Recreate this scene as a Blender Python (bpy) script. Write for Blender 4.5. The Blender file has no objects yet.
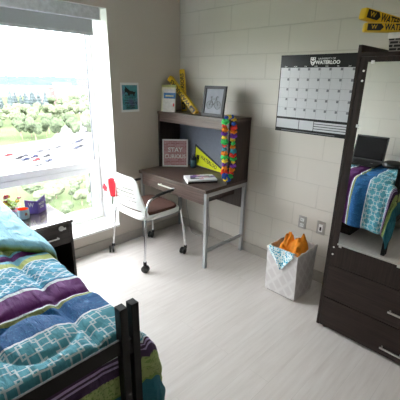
import bpy, bmesh, math, random
from mathutils import Vector, Matrix, noise
random.seed(7)
S = bpy.context.scene
COL = S.collection
PI = math.pi
V = Vector

# ------------------------------------------------------------------ materials
def _nt(name):
    m = bpy.data.materials.new(name); m.use_nodes = True
    nt = m.node_tree; b = nt.nodes['Principled BSDF']
    return m, nt, b
def N(nt, t, **kw):
    n = nt.nodes.new(t)
    for k, v in kw.items():
        if hasattr(n, k): setattr(n, k, v)
        else: n.inputs[k].default_value = v
    return n
def L(nt, a, b): nt.links.new(a, b)
def rgba(c): return (c[0], c[1], c[2], 1.0)
def mix(nt, fac, a, b):
    n = nt.nodes.new('ShaderNodeMix'); n.data_type = 'RGBA'
    for sock, val in ((n.inputs[0], fac), (n.inputs[6], a), (n.inputs[7], b)):
        if isinstance(val, (int, float)): sock.default_value = val
        elif isinstance(val, (tuple, list)): sock.default_value = rgba(val)
        else: L(nt, val, sock)
    return n.outputs[2]
def math_(nt, op, a, b=None, c=None):
    n = nt.nodes.new('ShaderNodeMath'); n.operation = op
    for i, val in enumerate((a, b, c)):
        if val is None: continue
        if isinstance(val, (int, float)): n.inputs[i].default_value = val
        else: L(nt, val, n.inputs[i])
    return n.outputs[0]
def ramp(nt, fac, stops, interp='LINEAR'):
    n = nt.nodes.new('ShaderNodeValToRGB'); cr = n.color_ramp; cr.interpolation = interp
    while len(cr.elements) > 1: cr.elements.remove(cr.elements[-1])
    cr.elements[0].position = stops[0][0]; cr.elements[0].color = rgba(stops[0][1])
    for p, c in stops[1:]:
        e = cr.elements.new(p); e.color = rgba(c)
    L(nt, fac, n.inputs[0]); return n.outputs[0]
def bump(nt, b, h, strength=.3, dist=.01):
    n = N(nt, 'ShaderNodeBump'); n.inputs['Strength'].default_value = strength; n.inputs['Distance'].default_value = dist
    L(nt, h, n.inputs['Height']); L(nt, n.outputs[0], b.inputs['Normal'])
def mapping(nt, scale=(1, 1, 1), rot=(0, 0, 0), loc=(0, 0, 0), coord='Object'):
    tc = N(nt, 'ShaderNodeTexCoord'); mp = N(nt, 'ShaderNodeMapping')
    mp.inputs['Scale'].default_value = scale; mp.inputs['Rotation'].default_value = rot; mp.inputs['Location'].default_value = loc
    L(nt, tc.outputs[coord], mp.inputs[0]); return mp.outputs[0]

def plain(name, col, rough=.5, metal=0., spec=.5, nscale=None, namt=.12, bmp=0.):
    m, nt, b = _nt(name)
    b.inputs['Roughness'].default_value = rough; b.inputs['Metallic'].default_value = metal
    b.inputs['Specular IOR Level'].default_value = spec
    nz = N(nt, 'ShaderNodeTexNoise'); nz.inputs['Scale'].default_value = nscale or 30.; nz.inputs['Detail'].default_value = 4
    L(nt, mapping(nt), nz.inputs['Vector'])
    a = tuple(max(0, x * (1 - namt)) for x in col); c = tuple(min(1, x * (1 + namt)) for x in col)
    L(nt, ramp(nt, nz.outputs[0], [(.3, a), (.7, c)]), b.inputs['Base Color'])
    if bmp: bump(nt, b, nz.outputs[0], bmp, .002)
    return m

def wood(name, dark, light, axis='X', rough=.42, sc=1.0):
    m, nt, b = _nt(name)
    st = {'X': (2, 45, 45), 'Y': (45, 2, 45), 'Z': (45, 45, 2)}[axis]
    vec = mapping(nt, tuple(s * sc for s in st))
    nz = N(nt, 'ShaderNodeTexNoise'); nz.inputs['Scale'].default_value = 1.6; nz.inputs['Detail'].default_value = 6; nz.inputs['Roughness'].default_value = .65
    L(nt, vec, nz.inputs['Vector'])
    L(nt, ramp(nt, nz.outputs[0], [(.32, dark), (.68, light)]), b.inputs['Base Color'])
    b.inputs['Roughness'].default_value = rough
    bump(nt, b, nz.outputs[0], .12, .002)
    return m

def blocks(name, col, offx, axis='X', groove=True):
    """painted concrete block: courses .2032 m, blocks .4064 m"""
    m, nt, b = _nt(name)
    tc = N(nt, 'ShaderNodeTexCoord'); sp = N(nt, 'ShaderNodeSeparateXYZ'); L(nt, tc.outputs['Object'], sp.inputs[0])
    cb = N(nt, 'ShaderNodeCombineXYZ')
    L(nt, math_(nt, 'ADD', sp.outputs[axis], 20 * .4064 - offx), cb.inputs[0])
    L(nt, math_(nt, 'ADD', sp.outputs['Z'], -.0414 + .2032 * 20), cb.inputs[1])
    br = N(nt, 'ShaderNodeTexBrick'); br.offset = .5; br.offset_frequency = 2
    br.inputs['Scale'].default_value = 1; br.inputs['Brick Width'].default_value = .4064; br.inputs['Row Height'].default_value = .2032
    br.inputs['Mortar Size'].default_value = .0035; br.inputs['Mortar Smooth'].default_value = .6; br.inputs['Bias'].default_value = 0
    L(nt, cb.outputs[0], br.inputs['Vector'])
    nz = N(nt, 'ShaderNodeTexNoise'); nz.inputs['Scale'].default_value = 160; nz.inputs['Detail'].default_value = 3
    L(nt, tc.outputs['Object'], nz.inputs['Vector'])
    n2 = N(nt, 'ShaderNodeTexNoise'); n2.inputs['Scale'].default_value = 1.6
    L(nt, tc.outputs['Object'], n2.inputs['Vector'])
    base = ramp(nt, n2.outputs[0], [(.3, tuple(x * .97 for x in col)), (.7, tuple(x * 1.03 for x in col))])
    L(nt, mix(nt, math_(nt, 'MULTIPLY', br.outputs['Fac'], .5), base, tuple(x * .78 for x in col)), b.inputs['Base Color'])  # joints darkened in the colour to deepen the groove shade
    h = math_(nt, 'SUBTRACT', math_(nt, 'MULTIPLY', nz.outputs[0], .12), math_(nt, 'MULTIPLY', br.outputs['Fac'], 1.))
    bump(nt, b, h, .6, .004)
    b.inputs['Roughness'].default_value = .5
    return m

def floor_mat():
    m, nt, b = _nt('vinyl_plank')
    tc = N(nt, 'ShaderNodeTexCoord'); sp = N(nt, 'ShaderNodeSeparateXYZ'); L(nt, tc.outputs['Object'], sp.inputs[0])
    cb = N(nt, 'ShaderNodeCombineXYZ'); L(nt, sp.outputs['Y'], cb.inputs[0]); L(nt, sp.outputs['X'], cb.inputs[1])
    br = N(nt, 'ShaderNodeTexBrick'); br.offset = .37; br.offset_frequency = 2
    br.inputs['Scale'].default_value = 1; br.inputs['Brick Width'].default_value = 1.22; br.inputs['Row Height'].default_value = .152
    br.inputs['Mortar Size'].default_value = .0012; br.inputs['Bias'].default_value = 0
    br.inputs['Color1'].default_value = (0, 0, 0, 1); br.inputs['Color2'].default_value = (1, 1, 1, 1)
    L(nt, cb.outputs[0], br.inputs['Vector'])
    # shift grain per plank
    mp = N(nt, 'ShaderNodeMapping'); mp.inputs['Scale'].default_value = (26, 2.2, 1)
    L(nt, tc.outputs['Object'], mp.inputs[0])
    ad = N(nt, 'ShaderNodeVectorMath'); ad.operation = 'ADD'
    L(nt, mp.outputs[0], ad.inputs[0])
    bw = N(nt, 'ShaderNodeRGBToBW'); L(nt, br.outputs['Color'], bw.inputs[0])
    c2 = N(nt, 'ShaderNodeCombineXYZ'); L(nt, math_(nt, 'MULTIPLY', bw.outputs[0], 9.), c2.inputs[1]); L(nt, c2.outputs[0], ad.inputs[1])
    nz = N(nt, 'ShaderNodeTexNoise'); nz.inputs['Scale'].default_value = 1.2; nz.inputs['Detail'].default_value = 7; nz.inputs['Roughness'].default_value = .6
    L(nt, ad.outputs[0], nz.inputs['Vector'])
    g = ramp(nt, nz.outputs[0], [(.25, (.585, .53, .50)), (.5, (.67, .62, .59)), (.75, (.74, .70, .675))])
    g = mix(nt, math_(nt, 'MULTIPLY', bw.outputs[0], .28), g, (.72, .675, .645))
    L(nt, mix(nt, math_(nt, 'MULTIPLY', br.outputs['Fac'], .3), g, (.42, .38, .35)), b.inputs['Base Color'])
    b.inputs['Roughness'].default_value = .30
    b.inputs['Specular IOR Level'].default_value = .7
    bump(nt, b, nz.outputs[0], .06, .002)
    return m

def brickwall(name, c1, c2, cm, w=.24, h=.075, scale=1, coord='Object', swap=False):
    m, nt, b = _nt(name)
    br = N(nt, 'ShaderNodeTexBrick'); br.inputs['Scale'].default_value = scale
    br.inputs['Brick Width'].default_value = w; br.inputs['Row Height'].default_value = h; br.inputs['Mortar Size'].default_value = h * .1
    br.inputs['Color1'].default_value = rgba(c1); br.inputs['Color2'].default_value = rgba(c2); br.inputs['Mortar'].default_value = rgba(cm)
    L(nt, mapping(nt, coord=coord, rot=((PI / 2, 0, 0) if swap else (0, 0, 0))), br.inputs['Vector'])
    L(nt, br.outputs['Color'], b.inputs['Base Color']); b.inputs['Roughness'].default_value = .8
    return m

def glass_mat(name, tint=(1, 1, 1), gl=.06):
    m = bpy.data.materials.new(name); m.use_nodes = True; nt = m.node_tree
    nt.nodes.remove(nt.nodes['Principled BSDF']); out = nt.nodes['Material Output']
    t = N(nt, 'ShaderNodeBsdfTransparent'); t.inputs[0].default_value = rgba(tint)
    g = N(nt, 'ShaderNodeBsdfGlossy'); g.inputs['Roughness'].default_value = .02
    mx = N(nt, 'ShaderNodeMixShader'); mx.inputs[0].default_value = gl
    L(nt, t.outputs[0], mx.inputs[1]); L(nt, g.outputs[0], mx.inputs[2]); L(nt, mx.outputs[0], out.inputs[0])
    return m

def emit(name, col, s):
    m, nt, b = _nt(name); b.inputs['Base Color'].default_value = rgba(col)
    b.inputs['Emission Color'].default_value = rgba(col); b.inputs['Emission Strength'].default_value = s
    return m

def leaf_mat(name, a, c, scale=3.):
    m, nt, b = _nt(name)
    nz = N(nt, 'ShaderNodeTexNoise'); nz.inputs['Scale'].default_value = scale; nz.inputs['Detail'].default_value = 5
    L(nt, mapping(nt), nz.inputs['Vector'])
    L(nt, ramp(nt, nz.outputs[0], [(.35, a), (.65, c)]), b.inputs['Base Color']); b.inputs['Roughness'].default_value = .9; b.inputs['Specular IOR Level'].default_value = 0.
    bump(nt, b, nz.outputs[0], .8, .5)
    return m

# comforter: UV = (metres along the bed from the head, metres across)
def comforter_mat():
    m, nt, b = _nt('comforter_print')
    uv = N(nt, 'ShaderNodeUVMap'); sp = N(nt, 'ShaderNodeSeparateXYZ'); L(nt, uv.outputs[0], sp.inputs[0])
    s, t = sp.outputs[0], sp.outputs[1]
    nz = N(nt, 'ShaderNodeTexNoise'); nz.inputs['Scale'].default_value = 9; nz.inputs['Detail'].default_value = 4; L(nt, uv.outputs[0], nz.inputs['Vector'])
    f = math_(nt, 'DIVIDE', s, 2.6)
    def st(x): return x / 2.6
    white = (.75, .80, .86); purple = (.17, .02, .185); dpur = (.062, .012, .062); olive = (.24, .27, .09); blue = (.012, .095, .29)
    aqua = (.05, .30, .42); teal = (.02, .135, .19); lav = (.48, .36, .62); green = (.20, .30, .055); lg = (.42, .50, .10)
    base = ramp(nt, f, [(0, green), (st(1.06), (.18, .5, .66)), (st(1.085), purple), (st(1.12), (.22, .52, .68)), (st(1.185), lg), (st(1.235), white), (st(1.24), (.045, .30, .47)),
        (st(1.475), (.02, .10, .27)), (st(1.49), white), (st(1.505), (.03, .08, .22)), (st(1.513), purple), (st(1.632), white), (st(1.638), olive), (st(1.665), blue), (st(1.795), white), (st(1.80), (.085, .33, .42)),
        (st(2.035), white), (st(2.045), dpur), (st(2.06), lav), (st(2.066), dpur), (st(2.082), lav), (st(2.088), dpur), (st(2.13), green), (st(2.215), teal)], 'CONSTANT')
    # lattice (interlocked squares) - for s in 1.785..2.035, and a diagonal chain for 1.205..1.475
    def saw(x, p):
        return math_(nt, 'ABSOLUTE', math_(nt, 'SUBTRACT', math_(nt, 'FRACT', math_(nt, 'DIVIDE', x, p)), .5))
    def band(x, lo, hi):
        return math_(nt, 'MULTIPLY', math_(nt, 'GREATER_THAN', x, lo), math_(nt, 'LESS_THAN', x, hi))
    P_ = .100
    a = saw(s, P_); c = saw(t, P_)
    l1 = math_(nt, 'MAXIMUM', band(a, .17, .27), band(c, .17, .27))        # double square grid
    sq = math_(nt, 'MAXIMUM', a, c)
    l2 = math_(nt, 'MULTIPLY', band(sq, .36, .44), 1.)
    p1 = math_(nt, 'ADD', s, t); p2 = math_(nt, 'SUBTRACT', s, t)
    d1 = saw(p1, .12); d2 = saw(p2, .085)
    l3 = math_(nt, 'MAXIMUM', band(d1, .0, .05), band(d2, .0, .05))
    l3 = math_(nt, 'MAXIMUM', l3, band(math_(nt, 'MAXIMUM', d1, d2), .24, .31))
    zlat = band(s, 1.80, 2.035)
    zch = band(s, 1.24, 1.475)
    zbl = band(s, 1.665, 1.795)
    def sawo(x, p): return saw(math_(nt, 'ADD', x, p / 2), p)
    sA = math_(nt, 'MAXIMUM', saw(s, P_), saw(t, P_)); sB = math_(nt, 'MAXIMUM', sawo(s, P_), sawo(t, P_))
    l4 = math_(nt, 'MAXIMUM', band(sA, .295, .355), band(sB, .295, .355))
    lat = math_(nt, 'MULTIPLY', zlat, l4)
    ch = math_(nt, 'MULTIPLY', zch, l3)
    v = N(nt, 'ShaderNodeTexVoronoi'); v.inputs['Scale'].default_value = 85; L(nt, uv.outputs[0], v.inputs['Vector'])
    bl = math_(nt, 'MULTIPLY', zbl, math_(nt, 'LESS_THAN', v.outputs['Distance'], .28))
    gr = math_(nt, 'MULTIPLY', math_(nt, 'ADD', band(s, 2.13, 2.215), math_(nt, 'ADD', band(s, 1.185, 1.235), band(s, .80, 1.06))), math_(nt, 'GREATER_THAN', v.outputs['Distance'], .36))
    c0 = mix(nt, math_(nt, 'MULTIPLY', bl, .6), base, (.04, .24, .48))
    c0 = mix(nt, math_(nt, 'MULTIPLY', gr, .6), c0, (.45, .50, .20))
    c0 = mix(nt, math_(nt, 'MULTIPLY', lat, .85), c0, (.60, .68, .72))
    c0 = mix(nt, math_(nt, 'MULTIPLY', ch, .85), c0, (.70, .80, .88))
    # woven variation
    c0 = mix(nt, math_(nt, 'MULTIPLY', nz.outputs[0], .14), c0, (.10, .33, .45))
    L(nt, c0, b.inputs['Base Color'])
    b.inputs['Roughness'].default_value = .75; b.inputs['Specular IOR Level'].default_value = .25
    n3 = N(nt, 'ShaderNodeTexNoise'); n3.inputs['Scale'].default_value = 28; n3.inputs['Detail'].default_value = 5; L(nt, uv.outputs[0], n3.inputs['Vector'])
    mpw = N(nt, 'ShaderNodeMapping'); mpw.inputs['Scale'].default_value = (9, 34, 1); L(nt, uv.outputs[0], mpw.inputs[0])
    n4 = N(nt, 'ShaderNodeTexNoise'); n4.inputs['Scale'].default_value = 1; n4.inputs['Detail'].default_value = 4; n4.inputs['Distortion'].default_value = .8; L(nt, mpw.outputs[0], n4.inputs['Vector'])
    bump(nt, b, math_(nt, 'ADD', math_(nt, 'MULTIPLY', n3.outputs[0], .5), n4.outputs[0]), .8, .022)
    return m

def turnback_mat():
    m, nt, b = _nt('comforter_reverse')
    uv = N(nt, 'ShaderNodeUVMap'); sp = N(nt, 'ShaderNodeSeparateXYZ'); L(nt, uv.outputs[0], sp.inputs[0])
    c = ramp(nt, sp.outputs[0], [(0, (.36, .68, .84)), (.50, (.30, .62, .80)), (.90, (.30, .62, .78)), (.935, (.30, .38, .08)), (.965, (.20, .30, .05))], 'LINEAR')
    L(nt, c, b.inputs['Base Color']); b.inputs['Roughness'].default_value = .75
    n3 = N(nt, 'ShaderNodeTexNoise'); n3.inputs['Scale'].default_value = 1.; n3.inputs['Detail'].default_value = 5; n3.inputs['Distortion'].default_value = 1.; L(nt, mapping(nt, (7, 18, 10), (0, 0, .5)), n3.inputs['Vector'])
    bump(nt, b, n3.outputs[0], .9, .04)
    return m

def hamper_mat():
    m, nt, b = _nt('trellis_fabric')
    tc = N(nt, 'ShaderNodeTexCoord'); sp = N(nt, 'ShaderNodeSeparateXYZ'); L(nt, tc.outputs['Object'], sp.inputs[0])
    h = math_(nt, 'ADD', sp.outputs[0], sp.outputs[1])
    def saw(x, p): return math_(nt, 'ABSOLUTE', math_(nt, 'SUBTRACT', math_(nt, 'FRACT', math_(nt, 'DIVIDE', x, p)), .5))
    d1 = saw(math_(nt, 'ADD', h, math_(nt, 'MULTIPLY', sp.outputs[2], .8)), .085); d2 = saw(math_(nt, 'SUBTRACT', h, math_(nt, 'MULTIPLY', sp.outputs[2], .8)), .12)
    mn = math_(nt, 'MINIMUM', d1, d2)
    line = ramp(nt, mn, [(.07, (1, 1, 1)), (.20, (0, 0, 0))])
    L(nt, mix(nt, line, (.63, .59, .585), (.71, .68, .67)), b.inputs['Base Color'])
    b.inputs['Roughness'].default_value = .85
    return m

def spots(name, base, dots, scale=60, thr=.35, rough=.8):
    m, nt, b = _nt(name)
    v = N(nt, 'ShaderNodeTexVoronoi'); v.inputs['Scale'].default_value = scale; L(nt, mapping(nt), v.inputs['Vector'])
    L(nt, mix(nt, math_(nt, 'LESS_THAN', v.outputs['Distance'], thr), base, dots), b.inputs['Base Color'])
    b.inputs['Roughness'].default_value = rough
    return m

M = {}
M['wall_l'] = plain('painted_plaster', (.60, .54, .475), .6, nscale=90, namt=.02, bmp=.15)
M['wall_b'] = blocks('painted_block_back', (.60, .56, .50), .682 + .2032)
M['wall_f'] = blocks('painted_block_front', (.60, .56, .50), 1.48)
M['wall_r'] = plain('painted_wall', (.60, .57, .52), .6, nscale=90, namt=.02, bmp=.1)
M['ceil'] = plain('ceiling_paint', (.78, .77, .74), .7, nscale=60, namt=.03)
M['floor'] = floor_mat()
M['base'] = plain('cove_base', (.42, .385, .34), .5, nscale=20, namt=.04)
M['white_frame'] = plain('window_vinyl', (.90, .90, .92), .35, nscale=20, namt=.02)
M['reveal'] = plain('reveal_paint', (.93, .93, .92), .5, nscale=20, namt=.02)
M['gasket'] = plain('dark_gasket', (.10, .10, .13), .5)
M['glass'] = glass_mat('window_glass')
M['blind'] = plain('blind_fabric', (.60, .62, .65), .7, nscale=200, namt=.05)
M['cassette'] = plain('blind_cassette', (.76, .78, .82), .4)
M['whitepl'] = plain('white_plastic', (.80, .80, .78), .4, nscale=20, namt=.02)
M['chrome'] = plain('chrome_tube', (.75, .76, .78), .12, 1., nscale=8, namt=.03)
M['silver'] = plain('silver_paint', (.45, .46, .47), .35, .6, nscale=40, namt=.05)
M['handle'] = plain('brushed_metal', (.75, .74, .72), .3, 1., nscale=60, namt=.06)
M['black'] = plain('black_plastic', (.012, .012, .013), .4)
M['tyre'] = plain('caster_black', (.01, .01, .01), .45)
M['seat'] = plain('brown_upholstery', (.11, .05, .038), .85, nscale=220, namt=.25, bmp=.2)
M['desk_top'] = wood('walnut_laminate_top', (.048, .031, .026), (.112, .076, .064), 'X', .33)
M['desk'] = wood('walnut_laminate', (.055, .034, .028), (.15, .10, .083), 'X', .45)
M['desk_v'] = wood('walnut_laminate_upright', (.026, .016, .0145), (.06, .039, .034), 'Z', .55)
M['ward'] = wood('dark_wenge_laminate', (.010, .0055, .0045), (.036, .022, .018), 'X', .5)
M['ward_v'] = wood('dark_wenge_upright', (.010, .0055, .0045), (.032, .020, .016), 'Z', .5)
for _k in ('ward', 'ward_v'): M[_k].node_tree.nodes['Principled BSDF'].inputs['Specular IOR Level'].default_value = .3
M['night'] = wood('dark_nightstand', (.016, .011, .010), (.045, .032, .028), 'Y', .35)
M['night_top'] = wood('nightstand_top', (.05, .038, .036), (.10, .08, .075), 'Y', .22)
_b = M['night_top'].node_tree.nodes['Principled BSDF']; _b.inputs['Coat Weight'].default_value = 1.; _b.inputs['Coat Roughness'].default_value = .05; _b.inputs['Coat IOR'].default_value = 1.7
M['mirror'] = plain('mirror_silver', (.90, .92, .90), .01, 1., nscale=5, namt=.0)
M['tack'] = plain('tackboard_fabric', (.15, .165, .21), .9, nscale=260, namt=.35, bmp=.2)
M['bed'] = plain('black_bed_steel', (.006, .0055, .006), .45, spec=.25, nscale=30, namt=.2)
M['quilt'] = comforter_mat(); M['turn'] = turnback_mat()
M['mattress'] = plain('mattress_cover', (.05, .10, .22), .8)
M['hamper'] = hamper_mat(); M['hamper_in'] = plain('hamper_lining', (.74, .71, .66), .8)
M['orange'] = plain('orange_cloth', (.80, .26, .01), .8, nscale=25, namt=.15, bmp=.3)
M['tealfl'] = spots('teal_floral', (.75, .85, .86), (.03, .38, .55), 70, .44)
M['plate'] = plain('steel_plate', (.42, .41, .39), .35, .8)
M['paper'] = plain('paper_white', (.80, .80, .80), .6, nscale=30, namt=.02)
M['calwhite'] = plain('calendar_white', (.60, .60, .63), .22, nscale=30, namt=.02)
M['calblack'] = plain('calendar_black', (.008, .008, .009), .3, spec=.3)
M['calgrey'] = plain('calendar_grey', (.16, .16, .18), .3)
M['lettw'] = plain('white_print', (.80, .80, .80), .5)
M['lettb'] = plain('black_print', (.012, .012, .012), .5)
M['yellow'] = plain('yellow_vinyl', (.72, .46, .012), .4, nscale=30, namt=.06)
M['yellow2'] = plain('pennant_felt', (.68, .72, .015), .85, nscale=80, namt=.05)
M['red'] = plain('red_cloth', (.65, .012, .03), .8)
M['redpl'] = plain('coral_print', (.80, .10, .14), .7)
M['signbg'] = brickwall('pink_brick_print', (.36, .15, .17), (.55, .33, .35), (.62, .48, .48), .07, .02, coord='Object', swap=True)
M['poster'] = None
M['purple'] = plain('purple_card', (.17, .10, .46), .5)
M['mugw'] = plain('mug_glaze', (.62, .78, .84), .25)
M['mugo'] = plain('mug_inside', (.85, .12, .01), .35)
M['navycup'] = plain('navy_cup', (.02, .03, .05), .4)
M['cord'] = plain('cord_grey', (.25, .24, .23), .5)

# ------------------------------------------------------------------ geometry helpers
def B(): return bmesh.new()
def box(bm, x0, x1, y0, y1, z0, z1, bev=0., mat=None):
    vs = [bm.verts.new((x, y, z)) for x in (x0, x1) for y in (y0, y1) for z in (z0, z1)]
    fs = [bm.faces.new([vs[i] for i in q]) for q in ((0, 1, 3, 2), (4, 6, 7, 5), (0, 4, 5, 1), (2, 3, 7, 6), (0, 2, 6, 4), (1, 5, 7, 3))]
    if mat is not None:
        for v in vs: v.co = mat @ v.co
    if bev > 0:
        es = list({e for f in fs for e in f.edges})
        bmesh.ops.bevel(bm, geom=es, offset=bev, segments=2, affect='EDGES', profile=.6)
    return bm
def frame_from(d):
    d = d.normalized(); a = V((0, 0, 1)) if abs(d.z) < .9 else V((1, 0, 0))
    r = d.cross(a).normalized(); return r, r.cross(d).normalized()
def tube(bm, pts, rad, seg=10, cap=True, flat=None):
    pts = [V(p) for p in pts]; rings = []
    rads = rad if isinstance(rad, (list, tuple)) else [rad] * len(pts)
    prev = None
    for i, p in enumerate(pts):
        d = (pts[min(i + 1, len(pts) - 1)] - pts[max(i - 1, 0)])
        d.normalize()
        if prev is None: r, u = frame_from(d)
        else:
            r = (prev - d * prev.dot(d)).normalized(); u = r.cross(d).normalized()
        prev = r; k = rads[i]; fy = flat or 1.
        rings.append([bm.verts.new(p + r * (k * math.cos(2 * PI * j / seg)) + u * (k * fy * math.sin(2 * PI * j / seg))) for j in range(seg)])
    for a, b in zip(rings, rings[1:]):
        for j in range(seg): bm.faces.new((a[j], a[(j + 1) % seg], b[(j + 1) % seg], b[j]))
    if cap:
        bm.faces.new(rings[0][::-1]); bm.faces.new(rings[-1])
    return bm
def smooth_path(pts, n=6):
    pts = [V(p) for p in pts]; out = []
    for i in range(len(pts) - 1):
        p0 = pts[max(i - 1, 0)]; p1 = pts[i]; p2 = pts[i + 1]; p3 = pts[min(i + 2, len(pts) - 1)]
        for k in range(n):
            t = k / n
            out.append(.5 * ((2 * p1) + (-p0 + p2) * t + (2 * p0 - 5 * p1 + 4 * p2 - p3) * t * t + (-p0 + 3 * p1 - 3 * p2 + p3) * t ** 3))
    out.append(pts[-1]); return out
def lathe(bm, prof, seg=24, mat=None, capb=True, capt=False):
    rings = []
    for r, z in prof:
        rings.append([bm.verts.new((r * math.cos(2 * PI * j / seg), r * math.sin(2 * PI * j / seg), z)) for j in range(seg)])
    for a, b in zip(rings, rings[1:]):
        for j in range(seg): bm.faces.new((a[j], a[(j + 1) % seg], b[(j + 1) % seg], b[j]))
    if capb: bm.faces.new(rings[0][::-1])
    if capt: bm.faces.new(rings[-1])
    if mat is not None:
        for rg in rings:
            for v in rg: v.co = mat @ v.co
    return bm
def prism(bm, poly, M4, depth):
    """poly in local xy, extruded along local z by depth, placed by M4"""
    a = [bm.verts.new(M4 @ V((x, y, 0))) for x, y in poly]; b = [bm.verts.new(M4 @ V((x, y, depth))) for x, y in poly]
    n = len(poly)
    bm.faces.new(a[::-1]); bm.faces.new(b)
    for i in range(n): bm.faces.new((a[i], a[(i + 1) % n], b[(i + 1) % n], b[i]))
    return bm
def axes(o, right, up):
    r = V(right).normalized(); u = V(up).normalized(); n = r.cross(u).normalized(); u = n.cross(r)
    m = Matrix.Identity(4)
    for i in range(3): m[i][0] = r[i]; m[i][1] = u[i]; m[i][2] = n[i]; m[i][3] = o[i]
    return m
def rect(bm, M4, x0, x1, y0, y1, d=.0008):
    return prism(bm, [(x0, y0), (x1, y0), (x1, y1), (x0, y1)], M4, d)
def obj(name, bm, mat, parent=None, smooth=False, uv=None):
    bmesh.ops.recalc_face_normals(bm, faces=bm.faces)
    me = bpy.data.meshes.new(name); bm.to_mesh(me); bm.free()
    if smooth:
        for p in me.polygons: p.use_smooth = True
        if smooth != 'all':
            try: me.set_sharp_from_angle(angle=math.radians(40))
            except Exception: pass
    if mat: me.materials.append(mat)
    o = bpy.data.objects.new(name, me); COL.objects.link(o)
    if parent: o.parent = parent
    return o
def thing(name, label, cat, loc=(0, 0, 0), rz=0, group=None, M4=None):
    o = bpy.data.objects.new(name, None); COL.objects.link(o); o.empty_display_size = .1
    if M4 is not None: o.matrix_world = M4
    else: o.location = loc; o.rotation_euler = (0, 0, rz)
    return tag(o, label, cat, group)
def tag(o, label, cat, group=None):
    o['label'] = label; o['category'] = cat
    if group: o['group'] = group
    return o
def struct(name, bm, mat, parent=None, label=None):
    o = obj(name, bm, mat, parent)
    if parent is None: o['kind'] = 'structure'
    if label: o['label'] = label
    return o
def text(body, size, mat, parent, M4, name='lettering', align='CENTER', wscale=1., bold=0., depth=.0006):
    cu = bpy.data.curves.new(name, 'FONT'); cu.body = body; cu.size = size; cu.align_x = align; cu.align_y = 'CENTER'
    cu.extrude = depth; cu.offset = bold; cu.resolution_u = 3
    t = bpy.data.objects.new('tmp_' + name, cu); COL.objects.link(t)
    dg = bpy.context.evaluated_depsgraph_get(); me = bpy.data.meshes.new_from_object(t.evaluated_get(dg))
    bpy.data.objects.remove(t); bpy.data.curves.remove(cu)
    sc = Matrix.Diagonal((wscale, 1, 1, 1)); me.transform(M4 @ sc)
    me.materials.clear(); me.materials.append(mat)
    o = bpy.data.objects.new(name, me); COL.objects.link(o); o.parent = parent
    return o
def copy_tree(o, parent=None):
    c = o.copy(); COL.objects.link(c); c.parent = parent
    for ch in list(o.children): copy_tree(ch, c)
    return c

# ------------------------------------------------------------------ room shell
RX, RY, RZ = 4.3, -2.95, 2.60
T = .34
bm = B(); box(bm, -T, RX + .15, RY - .15, .15, -.20, 0); struct('floor', bm, M['floor'])
bm = B(); box(bm, -T, RX + .15, RY - .15, .15, RZ, RZ + .2); struct('ceiling', bm, M['ceil'])
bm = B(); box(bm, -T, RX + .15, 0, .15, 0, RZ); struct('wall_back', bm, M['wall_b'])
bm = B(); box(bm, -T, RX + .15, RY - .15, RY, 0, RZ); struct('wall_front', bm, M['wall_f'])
bm = B(); box(bm, RX, RX + .15, RY, 0, 0, RZ); struct('wall_right', bm, M['wall_r'])
WY1, WY0, WZ0, WZ1 = -.842, -2.55, .22, 2.214
bm = B()
box(bm, -T, 0, WY1, 0, 0, RZ); box(bm, -T, 0, RY, WY0, 0, RZ); box(bm, -T, 0, WY0, WY1, 0, WZ0 - .02); box(bm, -T, 0, WY0, WY1, WZ1, RZ)
struct('wall_left', bm, M['wall_l'])
# white lining of the reveal + sill
bm = B()
e = .004
box(bm, -.30, .001, WY1 - e, WY1, WZ0, WZ1); box(bm, -.30, .001, WY0, WY0 + e, WZ0, WZ1); box(bm, -.30, .001, WY0, WY1, WZ1 - e, WZ1)
struct('trim_1', bm, M['reveal'], label='white painted lining of the window recess')
bm = B(); box(bm, -.30, .012, WY0, WY1, WZ0 - .022, WZ0, .003); struct('trim_2', bm, M['reveal'], label='bright white window sill board')
# baseboards
def baseb(name, x0, x1, y0, y1):
    bm = B(); box(bm, x0, x1, y0, y1, 0, .10, .002); struct(name, bm, M['base'])
baseb('baseboard_back', 0, RX, -.010, 0); baseb('baseboard_left', 0, .010, RY, -.010)
baseb('baseboard_front', .010, RX, RY, RY + .010); baseb('baseboard_right', RX - .010, RX, RY + .010, -.010)
# door on the right wall (behind the camera)
d = struct('door_1', box(B(), RX - .03, RX - .002, -1.5, -.6, 0.0, 2.05, .003), M['ward_v'])
obj('door_handle', tube(B(), [(RX - .04, -1.42, 1.0), (RX - .08, -1.42, 1.0), (RX - .08, -1.30, 1.0)], .01), M['handle'], d, True)

# window
win = struct('window_1', B(), M['white_frame'])
FX = -.303
bm = B()
def fr(bm, y0, y1, z0, z1, x0=-.34, x1=FX, b=.004): box(bm, x0, x1, y0, y1, z0, z1, b)
fr(bm, WY1 - .052, WY1 - .0045, WZ0, WZ1 - .0045); fr(bm, WY0 + .0045, WY0 + .052, WZ0, WZ1 - .0045)
fr(bm, WY0 + .052, WY1 - .052, WZ0, WZ0 + .06); fr(bm, WY0 + .052, WY1 - .052, 2.12, WZ1 - .0045)
fr(bm, WY0 + .052, WY1 - .052, .785, .846, x1=FX + .012)
obj('window_frame', bm, M['white_frame'], win)
bm = B()     # opening lower sash
fr(bm, WY1 - .118, WY1 - .054, .275, .783, x1=FX + .014); fr(bm, WY0 + .054, WY0 + .118, .275, .783, x1=FX + .014)
fr(bm, WY0 + .118, WY1 - .118, .275, .335, x1=FX + .014); fr(bm, WY0 + .118, WY1 - .118, .725, .783, x1=FX + .014)
obj('window_sash', bm, M['white_frame'], win)
bm = B()
for (y0, y1, z0, z1) in ((WY1 - .058, WY1 - .052, .846, 2.12), (WY0 + .052, WY0 + .058, .846, 2.12), (WY1 - .124, WY1 - .118, .335, .725), (WY0 + .118, WY0 + .124, .335, .725)):
    box(bm, -.325, -.308, y0, y1, z0, z1)
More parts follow.
